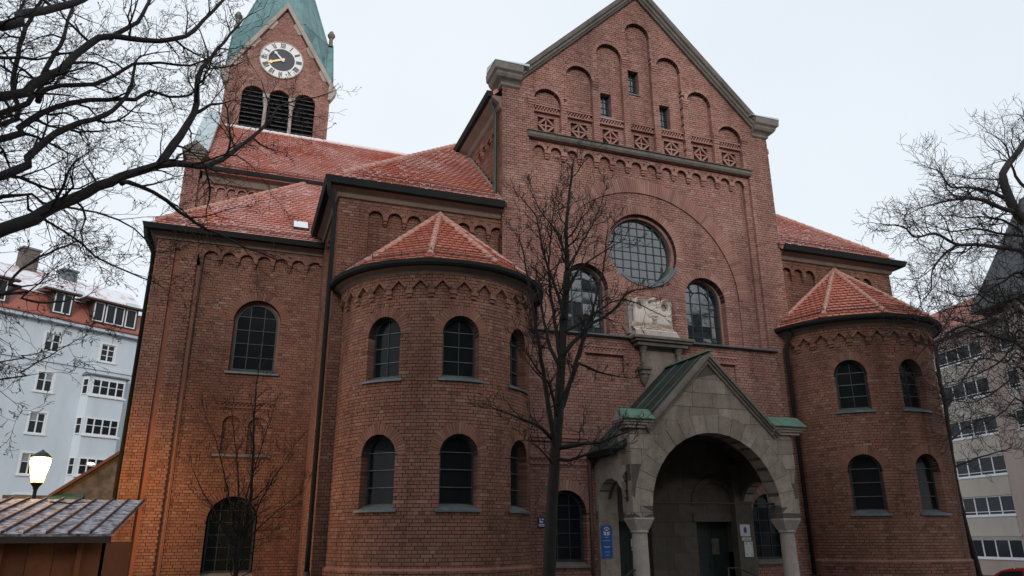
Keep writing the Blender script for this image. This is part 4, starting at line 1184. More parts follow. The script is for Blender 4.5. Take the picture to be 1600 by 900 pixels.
# clock
cz, ccx = 23.95, -.02; mc = lambda u, v, w: (ccx + u, YT - w, cz + v)
clock = MB().uprism(disc(0, 0, 1.02, 48), mc, 0, .05).build('clock_face', 'clock_white', CHURCH)
MB().uprism(disc(0, 0, .62, 40), mc, .045, .056).build('clock_centre', 'clock_dark', clock)
MB().uarc((0, 0), 1.0, 1.05, 0, 2 * pi, mc, 0, .07, 48).build('clock_rim', 'stone_smooth', clock)
ROM = ['XII', 'I', 'II', 'III', 'IIII', 'V', 'VI', 'VII', 'VIII', 'IX', 'X', 'XI']
for h in range(12):
    m = MB(); a = radians(90 - 30 * h); er = np.array([cos(a), sin(a)]); et = np.array([sin(a), -cos(a)])
    wd = {'I': .05, 'V': .11, 'X': .11}; tot = sum(wd[c] + .012 for c in ROM[h]); x = -tot / 2
    def P2(xx, rr): return er * rr + et * xx
    for c in ROM[h]:
        if c == 'I': m.ubar(P2(x + .025, .68), P2(x + .025, .95), .038, mc, .05, .066)
        elif c == 'V': m.ubar(P2(x + .01, .95), P2(x + .05, .68), .036, mc, .05, .066); m.ubar(P2(x + .1, .95), P2(x + .06, .68), .018, mc, .05, .067)
        else: m.ubar(P2(x + .01, .95), P2(x + .1, .68), .036, mc, .05, .066); m.ubar(P2(x + .1, .95), P2(x + .01, .68), .018, mc, .05, .067)
        x += wd[c] + .012
    m.build('numeral', 'clock_dark', clock)
def hand(deg, L, wid, mat, z):
    a = radians(90 - deg); e = np.array([cos(a), sin(a)]); n = np.array([-e[1], e[0]])
    MB().uprism([-e * .15 - n * wid, e * L * .7 - n * wid * .7, e * L * .76 - n * wid * 1.8, e * L, e * L * .76 + n * wid * 1.8, e * L * .7 + n * wid * .7, -e * .15 + n * wid], mc, z, z + .02).build('clock_hand', mat, clock)
hand(246, .68, .06, 'gold', .075); hand(-43, .56, .05, 'white_paint', .10)

# ---- stone porch -----------------------------------------------------------------
YP = 16.2; mpp = front(YP); PX0, PX1 = 8.9, 13.72
PA = 11.3; PR = 1.87; PS = 2.30
gl = 5.95      # inner gable line apex
pout = [(PX0, PS - .2), (PA - PR, PS - .2), (PA - PR, PS)] + [(PA + PR * cos(pi - pi * i / 24), PS + PR * sin(pi - pi * i / 24)) for i in range(1, 24)] + \
       [(PA + PR, PS), (PA + PR, PS - .2), (PX1, PS - .2), (PX1, 4.2), (PA + (gl - 4.2), 4.2), (PA, gl), (PA - (gl - 4.2), 4.2), (PX0, 4.2)]
n_v = 17
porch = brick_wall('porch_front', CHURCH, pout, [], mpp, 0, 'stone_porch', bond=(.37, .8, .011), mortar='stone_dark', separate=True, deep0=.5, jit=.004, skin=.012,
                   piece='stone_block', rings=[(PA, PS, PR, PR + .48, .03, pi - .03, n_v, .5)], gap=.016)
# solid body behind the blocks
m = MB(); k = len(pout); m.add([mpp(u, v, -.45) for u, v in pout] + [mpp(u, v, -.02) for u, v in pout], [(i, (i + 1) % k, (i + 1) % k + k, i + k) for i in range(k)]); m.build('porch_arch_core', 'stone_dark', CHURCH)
# moulded gable coping on the porch
for s_ in (-1, 1):
    a = np.array([PA + s_ * 1.86, gl - 1.86]); b = np.array([PA, gl]); nr = np.array([s_, 1]) / sqrt(2)
    for q0, q1, w in ((0, .07, .05), (.07, .12, .1), (.12, .2, .16)):
        P = [a + nr * q0, np.array([PA, gl + q0 * sqrt(2)]), np.array([PA, gl + q1 * sqrt(2)]), a + nr * q1]
        MB().uprism(P, mpp, -.45, w).build('porch_coping', 'stone_brown', CHURCH)
    x0, x1 = (PX0 - .06, a[0] + .06) if s_ < 0 else (a[0] - .06, PX1 + .16)
    m = MB()
    for z0, z1, w in ((4.2, 4.27, .07), (4.272, 4.33, .13), (4.332, 4.38, .18)):
        m.box(x0 - (w if s_ < 0 else 0), x1 + (w if s_ > 0 else 0), YP - w, YP + .42, z0, z1)
    m.build('porch_kneeler', 'stone_smooth', CHURCH)
    xa, xb = (x0 - .2, x1 + .02) if s_ < 0 else (x0 - .02, x1 + .2)
    yf, ym, yk = YP - .22, YP + .1, YP + .42
    MB().add([(xa, yf, 4.384), (xb, yf, 4.384), (xb, yk, 4.384), (xa, yk, 4.384), (xa - .0, ym, 4.66), (xb, ym, 4.66)],
             [(0, 3, 2, 1), (0, 4, 3), (1, 2, 5), (2, 3, 4, 5)]).build('kneeler_gable', 'stone_smooth', CHURCH)
    MB().hexa([(xa - .02, yf - .02, 4.386), (xb, yf - .02, 4.386), (xb, ym, 4.665), (xa - .02, ym, 4.665),
               (xa - .02, yf - .03, 4.405), (xb, yf - .03, 4.405), (xb, ym + .01, 4.69), (xa - .02, ym + .01, 4.69)]).build('kneeler_copper', 'copper_green', CHURCH)
# copper roof with standing seams
PXE = 8.74
for s_ in (-1, 1):
    xe = PA + s_ * (PA - PXE); ze = gl + .33 - (PA - PXE); top = gl + .3
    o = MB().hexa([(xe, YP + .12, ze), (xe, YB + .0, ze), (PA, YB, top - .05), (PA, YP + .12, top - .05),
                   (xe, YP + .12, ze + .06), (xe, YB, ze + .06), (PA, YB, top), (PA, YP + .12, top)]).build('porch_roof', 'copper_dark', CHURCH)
    m = MB()
    for k in range(4):
        y = YP + .16 + k * .6; m.tube([(xe, y, ze + .075), (PA, y, top + .015)], .022, 4)
    m.build('standing_seam', 'copper_dark', o)
    MB().sweep([(xe, YB - .05), (xe, YP + .6)] if s_ < 0 else [(xe, YP + .6), (xe, YB - .05)], [(-.05, ze - .1), (.07, ze - .1), (.09, ze + .02), (-.05, ze + .02)]).build('gutter', 'gutter_metal', CHURCH)
MB().hexa([(PA - .08, YP - .2, gl + .3), (PA + .08, YP - .2, gl + .3), (PA + .08, YB, gl + .3), (PA - .08, YB, gl + .3),
           (PA - .02, YP - .2, gl + .36), (PA + .02, YP - .2, gl + .36), (PA + .02, YB, gl + .36), (PA - .02, YB, gl + .36)]).build('ridge_cap', 'copper_green', CHURCH)
# side walls with their arches
for s_, X in ((-1, PX0), (1, PX1)):
    ms = leftside(X) if s_ < 0 else rightside(X)
    c, r = 17.36, .78
    po = [(16.22, PS - .2), (c - r, PS - .2), (c - r, PS)] + [(c + r * cos(pi - pi * i / 16), PS + r * sin(pi - pi * i / 16)) for i in range(1, 16)] + \
         [(c + r, PS), (c + r, PS - .2), (18.2, PS - .2), (18.2, 3.62), (16.82, 3.62), (16.82, 4.2), (16.22, 4.2)]
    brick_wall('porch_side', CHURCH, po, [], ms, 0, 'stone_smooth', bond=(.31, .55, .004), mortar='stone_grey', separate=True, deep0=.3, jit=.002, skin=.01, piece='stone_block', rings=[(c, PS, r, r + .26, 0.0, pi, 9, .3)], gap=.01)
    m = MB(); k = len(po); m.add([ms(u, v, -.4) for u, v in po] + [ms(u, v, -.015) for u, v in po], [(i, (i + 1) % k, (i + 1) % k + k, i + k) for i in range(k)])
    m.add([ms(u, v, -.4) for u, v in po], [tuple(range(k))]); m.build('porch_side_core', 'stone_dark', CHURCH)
    if s_ < 0:
        m = MB()
        m.tube([(X - .03, 16.42, 2.55), (X - .03, 16.42, 3.12)], .018, 5)
        for z in (2.55, 2.72, 2.95, 3.12): m.tube([(X - .045, 16.36, z), (X - .045, 16.48, z)], .02, 5)
        m.lathe([(0, 2.47), (.03, 2.5), (0, 2.56)], (X - .03, 16.42), 6); m.lathe([(0, 3.1), (.035, 3.14), (0, 3.2)], (X - .03, 16.42), 6)
        m.build('wall_anchor', 'iron', CHURCH)
# columns with flared capitals
def column(x):
    m = MB(); y = YP + .24
    sq = lambda w, z: [(x - w, y - w, z), (x + w, y - w, z), (x + w, y + w, z), (x - w, y + w, z)]
    m.box(x - .262, x + .262, y - .262, y + .262, 2.06, PS - .2)
    k = 12
    m.hexa(sq(.165, 1.82) + sq(.26, 2.058))
    c = m.build('column_capital', 'stone_smooth', CHURCH)
    m = MB(); m.lathe([(.17, 1.76), (.215, 1.765), (.215, 1.80), (.17, 1.82)], (x, y), 24)
    m.lathe([(.18, 1.765), (.19, 1.0), (.2, .1), (.205, GZ + .2)], (x, y), 24); m.box(x - .3, x + .3, y - .3, y + .3, GZ, GZ + .22)
    m.build('column', 'stone_smooth', CHURCH, smooth=False)
column(PX0 + .265); column(PX1 - .285)
m = MB(); m.tube([(PA - PR - .05, YP + .25, 2.46), (PA + PR + .05, YP + .25, 2.46)], .014, 6); m.tube([(PA + PR - .3, YP + .25, 2.46), (PA + PR - .04, YP + .25, 2.46)], .03, 6); m.build('tie_rod', 'iron', CHURCH)
# inside: stone wall with two portals, vault
YI = 18.35; mi = front(YI)
doors = [(10.0, .6), (12.6, .6)]
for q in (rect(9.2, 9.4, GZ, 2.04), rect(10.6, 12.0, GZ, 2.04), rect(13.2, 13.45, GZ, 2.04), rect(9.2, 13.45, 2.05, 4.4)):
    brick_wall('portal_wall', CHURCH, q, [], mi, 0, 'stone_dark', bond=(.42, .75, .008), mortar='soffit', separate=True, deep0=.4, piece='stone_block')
for c, h in doors:
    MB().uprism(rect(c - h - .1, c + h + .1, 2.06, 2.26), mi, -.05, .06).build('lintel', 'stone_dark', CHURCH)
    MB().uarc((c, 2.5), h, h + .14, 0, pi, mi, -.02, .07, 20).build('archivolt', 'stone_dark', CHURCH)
    d = MB().uprism(rect(c - h, c + h, GZ, 2.06), mi, -.45, -.32).build('door', 'door_green', CHURCH)
    m = MB()
    for j in range(2):
        for q in range(3): m.uprism(rect(c - h + .08 + j * h, c - .08 + j * h, .0 + q * .65, .55 + q * .65), mi, -.33, -.305)
    m.build('door_panel', 'door_green', d)
    MB().tube([mi(c - .06, .75, -.29), mi(c - .06, .95, -.29)], .012, 6).build('handle', 'iron', d)
    m = MB(); sg = 1 if c > 11 else 0
    if c < 11: m.uprism(rect(c + .12, c + .34, 1.42, 1.62), mi, -.33, -.298); m.uprism(rect(c + .13, c + .34, 1.32, 1.39), mi, -.33, -.298)
    else: m.uprism(rect(c + .05, c + .28, 1.2, 1.62), mi, -.33, -.3)
    m.build('notice', 'white_card' if c < 11 else 'annex_wall', d)
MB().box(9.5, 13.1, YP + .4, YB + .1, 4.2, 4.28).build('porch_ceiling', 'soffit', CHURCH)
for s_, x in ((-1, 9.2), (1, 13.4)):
    MB().box(x - .28, x + .28, YB - .12, YI - .003, GZ, 3.6).build('respond', 'stone_porch' if s_ < 0 else 'stone_dark', CHURCH)  # right respond takes the stone coloured darker for interior shade
MB().box(8.7, 14.0, YP - .6, YB + .2, GZ + .001, GZ + .15).build('porch_step', 'stone_grey', CHURCH)
MB().tube([(8.72, 18.1, 3.6), (8.72, 18.1, GZ)], .05, 8).build('downpipe', 'pipe_rust', CHURCH, smooth=True)
m = MB()
for k in range(2): m.box(13.78, 13.98, YB - .16, YB, 3.45 + .42 * -k, 3.55 + .42 * -k); m.box(13.8, 13.94, YB - .12, YB, 3.35 - .42 * k, 3.45 - .42 * k)
m.build('wall_bracket', 'brick_red', CHURCH)

# handrails
for (x, y0) in ((11.9, 16.5), (8.9, 16.4)):
    t = thing('handrail', 'black iron handrail %s' % ('on the steps before the right porch door' if x > 10 else 'at the left foot of the porch beside the column'), 'handrail', (x, y0, GZ), 'handrails at the porch')
    dx = .7 if x > 10 else -.55
    MB().tube([(x - .3, y0, .93), (x, y0, .93), (x + dx, y0 - .2, .62), (x + dx, y0 - .2, GZ)] if x > 10 else [(x + .3, y0, .93), (x, y0, .93), (x + dx, y0 - .2, .62), (x + dx, y0 - .2, GZ)], .022, 8).build('rail', 'iron', t, smooth=True)
    MB().tube([(x - .3 if x > 10 else x + .3, y0, .93), (x - .3 if x > 10 else x + .3, y0, GZ)], .02, 8).build('post', 'iron', t, smooth=True)

# signs
t = thing('blue_sign', 'tall blue information sign with white emblem on the porch side pillar', 'sign', (9.1, 18.05, 1.16))
yb = YB - .14
MB().box(8.96, 9.26, yb, yb + .02, 1.16, 1.95).build('panel', 'sign_blue', t)
m = MB(); mz = front(yb - .002); c = 9.11
m.uarc((c, 1.83), .06, .085, .1 * pi, .9 * pi, mz, 0, .004, 8)
m.uprism([(c - .085, 1.72), (c - .01, 1.70), (c - .01, 1.79), (c - .085, 1.81)], mz, 0, .004); m.uprism([(c + .01, 1.70), (c + .085, 1.72), (c + .085, 1.81), (c + .01, 1.79)], mz, 0, .004)
m.uprism([(c - .045, 1.82), (c + .045, 1.82), (c, 1.87)], mz, 0, .004)
for v, a in ((1.655, .1), (1.575, .2), (1.43, .2), (1.41, .12), (1.3, .14), (1.22, .1)): m.uprism(rect(c - a / 2, c + a / 2, v, v + .01), mz, 0, .003)
m.build('print', 'white_card', t)
t = thing('house_plate', 'small dark blue enamel plate with white pictogram on the brick wall', 'sign', (7.35, YB, 1.92))
MB().box(7.26, 7.46, YB - .03, YB - .012, 1.9, 2.15).build('panel', 'sign_navy', t)
mz = front(YB - .031); m = MB()
for q in (rect(7.305, 7.33, 2.03, 2.12), rect(7.305, 7.40, 2.01, 2.05), rect(7.36, 7.42, 2.08, 2.11), rect(7.28, 7.44, 1.955, 1.98), rect(7.29, 7.43, 1.925, 1.94)): m.uprism(q, mz, 0, .003)
m.build('print', 'white_card', t)
YS = YB - .13
for nm, lab, (u0, u1, v0, v1), kind in (('notice_board', 'white notice with purple emblem beside the right porch door', (13.2, 13.52, 1.67, 1.98), 'emblem'),
                                        ('notice_strip', 'narrow white strip notice between two boards in the porch', (13.24, 13.53, 1.56, 1.645), 'strip'),
                                        ('notice_board', 'white notice board with four dark corners, lowest of three in porch', (13.29, 13.56, 1.14, 1.53), 'corners')):
    t = thing(nm, lab, 'notice', ((u0 + u1) / 2, YS, v0)); mz = front(YS)
    MB().uprism(rect(u0, u1, v0, v1), mz, -.008, .012).build('panel', 'white_card', t)
    m = MB(); uc = (u0 + u1) / 2
    if kind == 'emblem': m.uprism([(uc - .05, v0 + .09), (uc + .05, v0 + .09), (uc + .05, v0 + .2), (uc + .02, v0 + .25), (uc - .02, v0 + .25), (uc - .05, v0 + .2)], mz, .0125, .015)
    elif kind == 'strip': m.uprism(rect(u0 + .03, u1 - .03, v0 + .03, v0 + .04), mz, .0125, .015); m.uprism(rect(u0 + .05, u1 - .05, v0 + .055, v0 + .062), mz, .0125, .015)
    else:
        for a in (u0 + .04, u1 - .07):
            for b in (v0 + .04, v1 - .07): m.uprism(rect(a, a + .03, b, b + .03), mz, .0125, .015)
    m.build('print', 'sign_purple' if kind == 'emblem' else 'iron', t)

# ---- annex at the church's left flank --------------------------------------------
an = thing('annex', 'low lean-to annex with copper verge beside the church corner', 'annex', (-4.6, 27.0, GZ))
MB().add([(-6.3, 26.0, GZ), (-2.87, 26.0, GZ), (-2.87, 26.0, 4.55), (-5.0, 26.0, 2.9), (-6.3, 26.0, 2.9), (-6.3, 30, GZ), (-2.87, 30, GZ), (-2.87, 30, 4.55), (-5.0, 30, 2.9), (-6.3, 30, 2.9)],
         [(0, 1, 2, 3, 4), (5, 9, 8, 7, 6), (0, 4, 9, 5), (4, 3, 8, 9), (3, 2, 7, 8)]).build('wall', 'annex_wall', an)
MB().hexa([(-5.1, 25.8, 2.82), (-5.1, 30, 2.82), (-2.88, 30, 4.55), (-2.88, 25.8, 4.55), (-5.1, 25.8, 2.92), (-5.1, 30, 2.92), (-2.88, 30, 4.66), (-2.88, 25.8, 4.66)]).build('roof', 'annex_brown', an)
MB().box(-4.15, -2.88, 25.9, 25.99, GZ, 2.6).build('door', 'annex_brown', an)
MB().hexa([(-6.3, 25.6, 1.6), (-4.2, 25.6, 1.6), (-4.2, 26, 1.6), (-6.3, 26, 1.6), (-5.2, 25.6, 2.75), (-4.2, 25.6, 2.75), (-4.2, 25.98, 2.95), (-5.0, 25.98, 2.95)]).build('copper_hood', 'copper_green', an)


# ------------------------------------------------------------------ houses
def hwindow(parent, u0, u1, v0, v1, mp, w, cols, split=.0, trim=None, fw=.07, glass='house_glass', curtain=False, back='dark_void', rowsplit=None):
    f = MB()
    for a, b in (((u0 + fw / 2, v0), (u0 + fw / 2, v1)), ((u1 - fw / 2, v0), (u1 - fw / 2, v1))): f.ubar(a, b, fw, mp, w - .05, w + .02)
    for v in (v0 + fw / 2, v1 - fw / 2): f.ubar((u0 + fw, v), (u1 - fw, v), fw, mp, w - .05, w + .018)
    us = [u0 + (u1 - u0) * i / cols for i in range(cols + 1)]
    for u in us[1:-1]: f.ubar((u, v0 + fw), (u, v1 - fw), .085, mp, w - .05, w + .022)
    vs = [v0, v1]
    if rowsplit:
        for r in rowsplit:
            vs.append(v0 + (v1 - v0) * r); f.ubar((u0 + fw, vs[-1]), (u1 - fw, vs[-1]), .045, mp, w - .04, w + .015)
    if trim:
        t_ = .13
        f.ubar((u0 - t_ / 2, v0 - t_), (u0 - t_ / 2, v1 + t_), t_, mp, -.02, .025); f.ubar((u1 + t_ / 2, v0 - t_), (u1 + t_ / 2, v1 + t_), t_, mp, -.02, .025)
        f.ubar((u0, v1 + t_ / 2), (u1, v1 + t_ / 2), t_, mp, -.02, .024); f.ubar((u0 - .2, v0 - t_ / 2), (u1 + .2, v0 - t_ / 2), t_ * .9, mp, -.02, .09)
    o = f.build('window', 'white_paint', parent)
    vs.sort()
    for i in range(cols):
        for j in range(len(vs) - 1):
            a, b = us[i] + .03, us[i + 1] - .03; c, d = vs[j] + .02, vs[j + 1] - .02
            tu, tv = rng.uniform(-.01, .01), rng.uniform(-.01, .01)
            mesh_np('pane', [mp(x, y, w - .03 + (x - a) * tu + (y - c) * tv) for x, y in ((a, c), (b, c), (b, d), (a, d))], [(0, 1, 2, 3)],
                    'curtain' if (curtain and j == len(vs) - 2 and rng.random() < .6) else glass, o)
    return o


# pale blue house
az = radians(56); e = np.array([sin(az), cos(az), 0]); n = np.array([cos(az), -sin(az), 0]); p0 = np.array([-7.02, 65.22, 0])
mh = frame(p0, e, n)
HB = thing('blue_house', 'pale blue five-storey house with snowy red dormer roof', 'house', tuple(p0 + e * -7 + [0, 0, GZ]))
U0, U1, VE = -15.2, -.9, 16.75
LZ = [(14.65, 15.97), (11.72, 13.08), (8.75, 10.2), (5.95, 7.38), (3.0, 4.6)]
holes = []
for v0, v1 in LZ:
    holes.append((rect(-8.42, -7.38, v0, v1), .12)); holes.append((rect(-12.6, -11.5, v0, v1), .12))
holes.append((rect(-4.42, -3.38, 14.6, 15.93), .12))
mortar_mesh('wall', HB, rect(U0, U1, GZ, VE), holes, mh, 0, 'blue_plaster')
for k, (v0, v1) in enumerate(LZ):
    hwindow(HB, -8.42, -7.38, v0, v1, mh, -.08, 2, trim=True, rowsplit=[.6] if k > 0 else [.55], curtain=True, glass='house_glass')
    hwindow(HB, -12.6, -11.5, v0, v1, mh, -.08, 2, trim=True, rowsplit=[.6], curtain=True)
hwindow(HB, -4.42, -3.38, 14.6, 15.93, mh, -.08, 2, trim=True, rowsplit=[.35, .68])
# bay window stack
bw = .75
for z0, z1 in ((GZ, 13.3),):
    MB().hexa([mh(-5.35, GZ, 0), mh(-2.25, GZ, 0), mh(-2.5, GZ, bw), mh(-5.1, GZ, bw), mh(-5.35, 13.3, 0), mh(-2.25, 13.3, 0), mh(-2.5, 13.3, bw), mh(-5.1, 13.3, bw)]).build('bay', 'blue_plaster', HB)
mbay = frame(p0 + n * bw, e, n)
for v0, v1 in ((11.85, 13.05), (8.95, 10.18), (6.05, 7.3), (3.1, 4.4)):
    b = hwindow(HB, -5.0, -2.6, v0, v1, mbay, .07, 4, rowsplit=[.55], fw=.09)
    MB().uprism(rect(-5.2, -2.4, v0 - .14, v0), mbay, -.1, .12).build('sill', 'white_paint', b)
    # narrow window on the bay's slanting cheek
    q0, q1 = np.array(mh(-5.35, 0, 0)), np.array(mh(-5.1, 0, bw)); ee = q1 - q0; L = np.linalg.norm(ee); ee /= L; nn = np.array([ee[1], -ee[0], 0]);
    if nn @ (q0 - EYE) > 0: nn = -nn
    hwindow(HB, .12, L - .1, v0, v1, frame(q0, ee, nn), .07, 1, rowsplit=[.55])
MB().hexa([mh(-5.55, 13.3, -.1), mh(-2.05, 13.3, -.1), mh(-2.3, 13.3, bw + .2), mh(-5.3, 13.3, bw + .2),
           mh(-5.3, 13.62, -.1), mh(-2.3, 13.62, -.1), mh(-2.45, 13.42, bw + .1), mh(-5.15, 13.42, bw + .1)]).build('bay_roof', 'zinc', HB)
MB().uprism(rect(U0, U1, 13.86, 14.06), mh, -.02, .1).build('string_course', 'blue_plaster', HB)
MB().uprism(rect(U0 - .2, U1 + .25, 16.75, 17.0), mh, -.1, .45).build('cornice', 'blue_plaster', HB)
MB().uprism(rect(U0 - .25, U1 + .3, 17.0, 17.12), mh, .3, .6).build('gutter', 'house_tile', HB)
# lamp glowing behind a pane
MB().uprism([(-4.15 + .3 * cos(a_), 6.9 + .1 * sin(a_)) for a_ in np.linspace(0, 2 * pi, 17)[:-1]], mbay, .045, .05).build('room_lamp', 'house_lamp', HB)
MB().hexa([mh(U0, GZ, -9), mh(U1, GZ, -9), mh(U1, GZ, -.3), mh(U0, GZ, -.3), mh(U0, 16.9, -9), mh(U1, 16.9, -9), mh(U1, 16.9, -.3), mh(U0, 16.9, -.3)]).build('core', 'blue_plaster', HB)
# mansard: lower slope red, upper slope snowy
MB().hexa([mh(U0 - .2, 17.05, .45), mh(U1 + .2, 17.05, .45), mh(U1 + .2, 17.05, -8), mh(U0 - .2, 17.05, -8),
           mh(U0 - .2, 19.0, -.9), mh(U1 + .0, 19.0, -.9), mh(U1 + .0, 19.0, -8), mh(U0 - .2, 19.0, -8)]).build('roof', 'house_tile', HB)
MB().add([mh(U0 - .3, 18.95, -.75), mh(U1 + .2, 18.95, -.75), mh(U1 + .2, 21.75, -4.6), mh(U0 - .3, 21.75, -4.6), mh(U1 + .2, 19, -8.6), mh(U0 - .3, 19, -8.6)],
         [(0, 1, 2, 3), (3, 2, 4, 5), (1, 4, 2), (0, 3, 5)]).build('upper_roof', 'house_tile_snow', HB)
def dormer(u0, u1, wins):
    d = MB().hexa([mh(u0, 17.3, .25), mh(u1, 17.3, .25), mh(u1, 17.3, -3), mh(u0, 17.3, -3), mh(u0, 19.15, .25), mh(u1, 19.15, .25), mh(u1, 19.15, -3), mh(u0, 19.15, -3)]).build('dormer', 'brown_wood', HB)
    MB().hexa([mh(u0 - .75, 19.12, .62), mh(u1 + .3, 19.12, .62), mh(u1 + .3, 19.3, -3), mh(u0 - .75, 19.3, -3),
               mh(u0 - .7, 19.24, .6), mh(u1 + .28, 19.24, .6), mh(u1 - .3, 19.95, -3), mh(u0 + .3, 19.95, -3)]).build('dormer_roof', 'house_tile_snow', d)
    MB().uprism(rect(u0 - .78, u1 + .34, 19.0, 19.13), mh, .3, .68).build('dormer_fascia', 'brown_wood', d)
    for a, b, c in wins: hwindow(HB, a, b, 17.48, 18.98, mh, .3, c, fw=.07)
dormer(-8.6, -7.1, [(-8.45, -7.25, 2)]); dormer(-5.7, -2.2, [(-5.6, -4.85, 1), (-4.7, -3.3, 2), (-3.15, -2.35, 1)])
dormer(-13.2, -11.3, [(-12.9, -11.6, 2)])
for u, v in ((-5.9, 19.9), (-1.55, 19.9)):
    f = (v - 18.95) / 2.8; w = -.75 - 3.85 * f
    q = [mh(u - .45, v - .35, w + .48 + .05), mh(u + .45, v - .35, w + .48 + .05), mh(u + .45, v + .35, w - .48 + .05), mh(u - .45, v + .35, w - .48 + .05)]
    MB().hexa([np.array(p) - [0, 0, .1] for p in q] + [np.array(p) + [0, 0, .1] for p in q]).build('roof_window', 'zinc_pale', HB)
for u0, u1, z in ((-9.6, -8.4, 23.2), (-6.5, -5.4, 22.3)):
    c = MB().hexa([mh(u0, 20, -4.2), mh(u1, 20, -4.2), mh(u1, 20, -5.2), mh(u0, 20, -5.2), mh(u0, z, -4.2), mh(u1, z, -4.2), mh(u1, z, -5.2), mh(u0, z, -5.2)]).build('chimney', 'chimney_brick' if z > 23 else 'zinc', HB)
    MB().hexa([mh(u0 - .1, z + .002, -4.1), mh(u1 + .1, z + .002, -4.1), mh(u1 + .1, z + .002, -5.3), mh(u0 - .1, z + .002, -5.3), mh(u0 - .1, z + .15, -4.1), mh(u1 + .1, z + .15, -4.1), mh(u1 + .1, z + .15, -5.3), mh(u0 - .1, z + .15, -5.3)]).build('chimney_cap', 'zinc', c)
MB().tube([mh(U0 + 2.1, 17.0, .3), mh(U0 + 2.1, GZ, .12)], .07, 6).build('downpipe', 'gutter_metal', HB)
MB().tube([mh(U1 - .12, 16.9, .3), mh(U1 - .12, GZ, .12)], .06, 6).build('downpipe', 'gutter_metal', HB)

# rose and beige block on the right
az = radians(10); e = np.array([sin(az), cos(az), 0]); n = np.array([-cos(az), sin(az), 0]); p1 = np.array([53.22, 42.11, 0]); mr = frame(p1, e, n)
HR = thing('apartment_block', 'rose and beige apartment block with ribbon windows beyond the right turret', 'building', (53.22, 42.11, -1.1))
rows = [(.1, 1.45), (3.1, 4.5), (5.97, 7.37), (8.92, 10.32), (11.8, 13.2), (14.72, 16.05)]
bays = [(-2.15, 2.88), (-8.6, -3.9), (5.2, 9.8)]
holes = [(rect(a, b, v0, v1), .15) for a, b in bays for v0, v1 in rows]
mortar_mesh('wall', HR, rect(-16, 16, -1.2, 17.2), holes, mr, 0, 'pink_plaster')
for a, b in bays:
    for v0, v1 in rows:
        o = hwindow(HR, a, b, v0, v1, mr, -.1, 4, fw=.09, rowsplit=[.2] if v0 > 1 else None, glass='house_glass')
        MB().uprism(rect(a - .1, b + .1, v0 - .09, v0), mr, -.1, .06).build('sill', 'white_paint', o)
    for i in range(len(rows) - 1):       # smooth beige panel between the storeys
        MB().uprism(rect(a, b, rows[i][1] + .006, rows[i + 1][0] - .1), mr, -.02, .02).build('spandrel', 'beige_plaster', HR)
    MB().uprism(rect(a - .2, b + .2, 1.62, 1.8), mr, -.02, .07).build('ledge', 'beige_plaster', HR)
MB().hexa([mr(-16, -1.2, -10), mr(16, -1.2, -10), mr(16, -1.2, -.4), mr(-16, -1.2, -.4), mr(-16, 17.1, -10), mr(16, 17.1, -10), mr(16, 17.1, -.4), mr(-16, 17.1, -.4)]).build('core', 'pink_plaster', HR)
MB().uprism(rect(-16.2, 16.2, 17.0, 17.25), mr, -.2, .5).build('cornice', 'beige_plaster', HR)
MB().add([mr(-16.2, 17.25, .6), mr(16.2, 17.25, .6), mr(16.2, 20.6, -3.2), mr(-16.2, 20.6, -3.2), mr(-16.2, 17.25, -10), mr(16.2, 17.25, -10), ], [(0, 1, 2, 3), (3, 2, 5, 4), (0, 3, 4), (1, 5, 2)]).build('roof', 'house_tile', HR)
# steep slate corner roof nearer to the street
HS = thing('slate_roofed_house', 'house with tall steep dark slate roof at the right edge', 'building', tuple(np.array(mr(-10, -1.1, 1.2))))
MB().hexa([mr(-22, -1.2, -7), mr(-6.0, -1.2, -7), mr(-6.0, -1.2, 1.0), mr(-22, -1.2, 1.0), mr(-22, 17.6, -7), mr(-6.0, 17.6, -7), mr(-6.0, 17.6, 1.0), mr(-22, 17.6, 1.0)]).build('wall', 'pink_plaster', HS)
MB().hexa([mr(-22, 17.6, -8), mr(-3.4, 17.6, -8), mr(-3.4, 17.6, 1.6), mr(-22, 17.6, 1.6), mr(-18, 25.6, -6), mr(-7.4, 25.6, -6), mr(-7.4, 25.6, -1.2), mr(-18, 25.6, -1.2)]).build('roof', 'slate', HS)
for a in (-9.6, -14.5):
    for v0 in (3.1, 5.97, 8.92, 11.8, 14.7):
        hwindow(HS, a, a + 2.2, v0, v0 + 1.4, frame(p1 + n * 1.0, e, n), .08, 2, fw=.09)

# ------------------------------------------------------------------ market hut
HUT = thing('market_hut', 'orange timber hut with snow-dusted standing seam metal roof', 'hut', (-4.0, 14.3, GZ))
hx0, hx1, hy0, hy1 = -9.0, -1.6, 12.6, 16.35
hz0, hz1 = 1.70, 2.335
nb = 22
for i in range(nb):
    a = hx0 + .12 + (hx1 - .2 - hx0) * i / nb; b = hx0 + .12 + (hx1 - .2 - hx0) * (i + 1) / nb - .006
    MB().box(a, b, hy0 + .25 + .004 * (i % 3), hy0 + .29, GZ, 1.66).build('board', 'hut_wood', HUT)
for i in range(0, nb, 3):
    a = hx0 + .12 + (hx1 - .2 - hx0) * i / nb; MB().box(a - .03, a + .03, hy0 + .2, hy0 + .249, GZ, 1.66).build('batten', 'hut_wood', HUT)
MB().box(hx1 - .13, hx1 - .085, hy0 + .25, hy1 - .2, GZ, 1.62).build('side_wall', 'hut_wood', HUT)
MB().box(hx0 + .2, hx1 - .2, hy0 + .3, hy1 - .3, GZ, 1.6).build('core', 'dark_void', HUT)
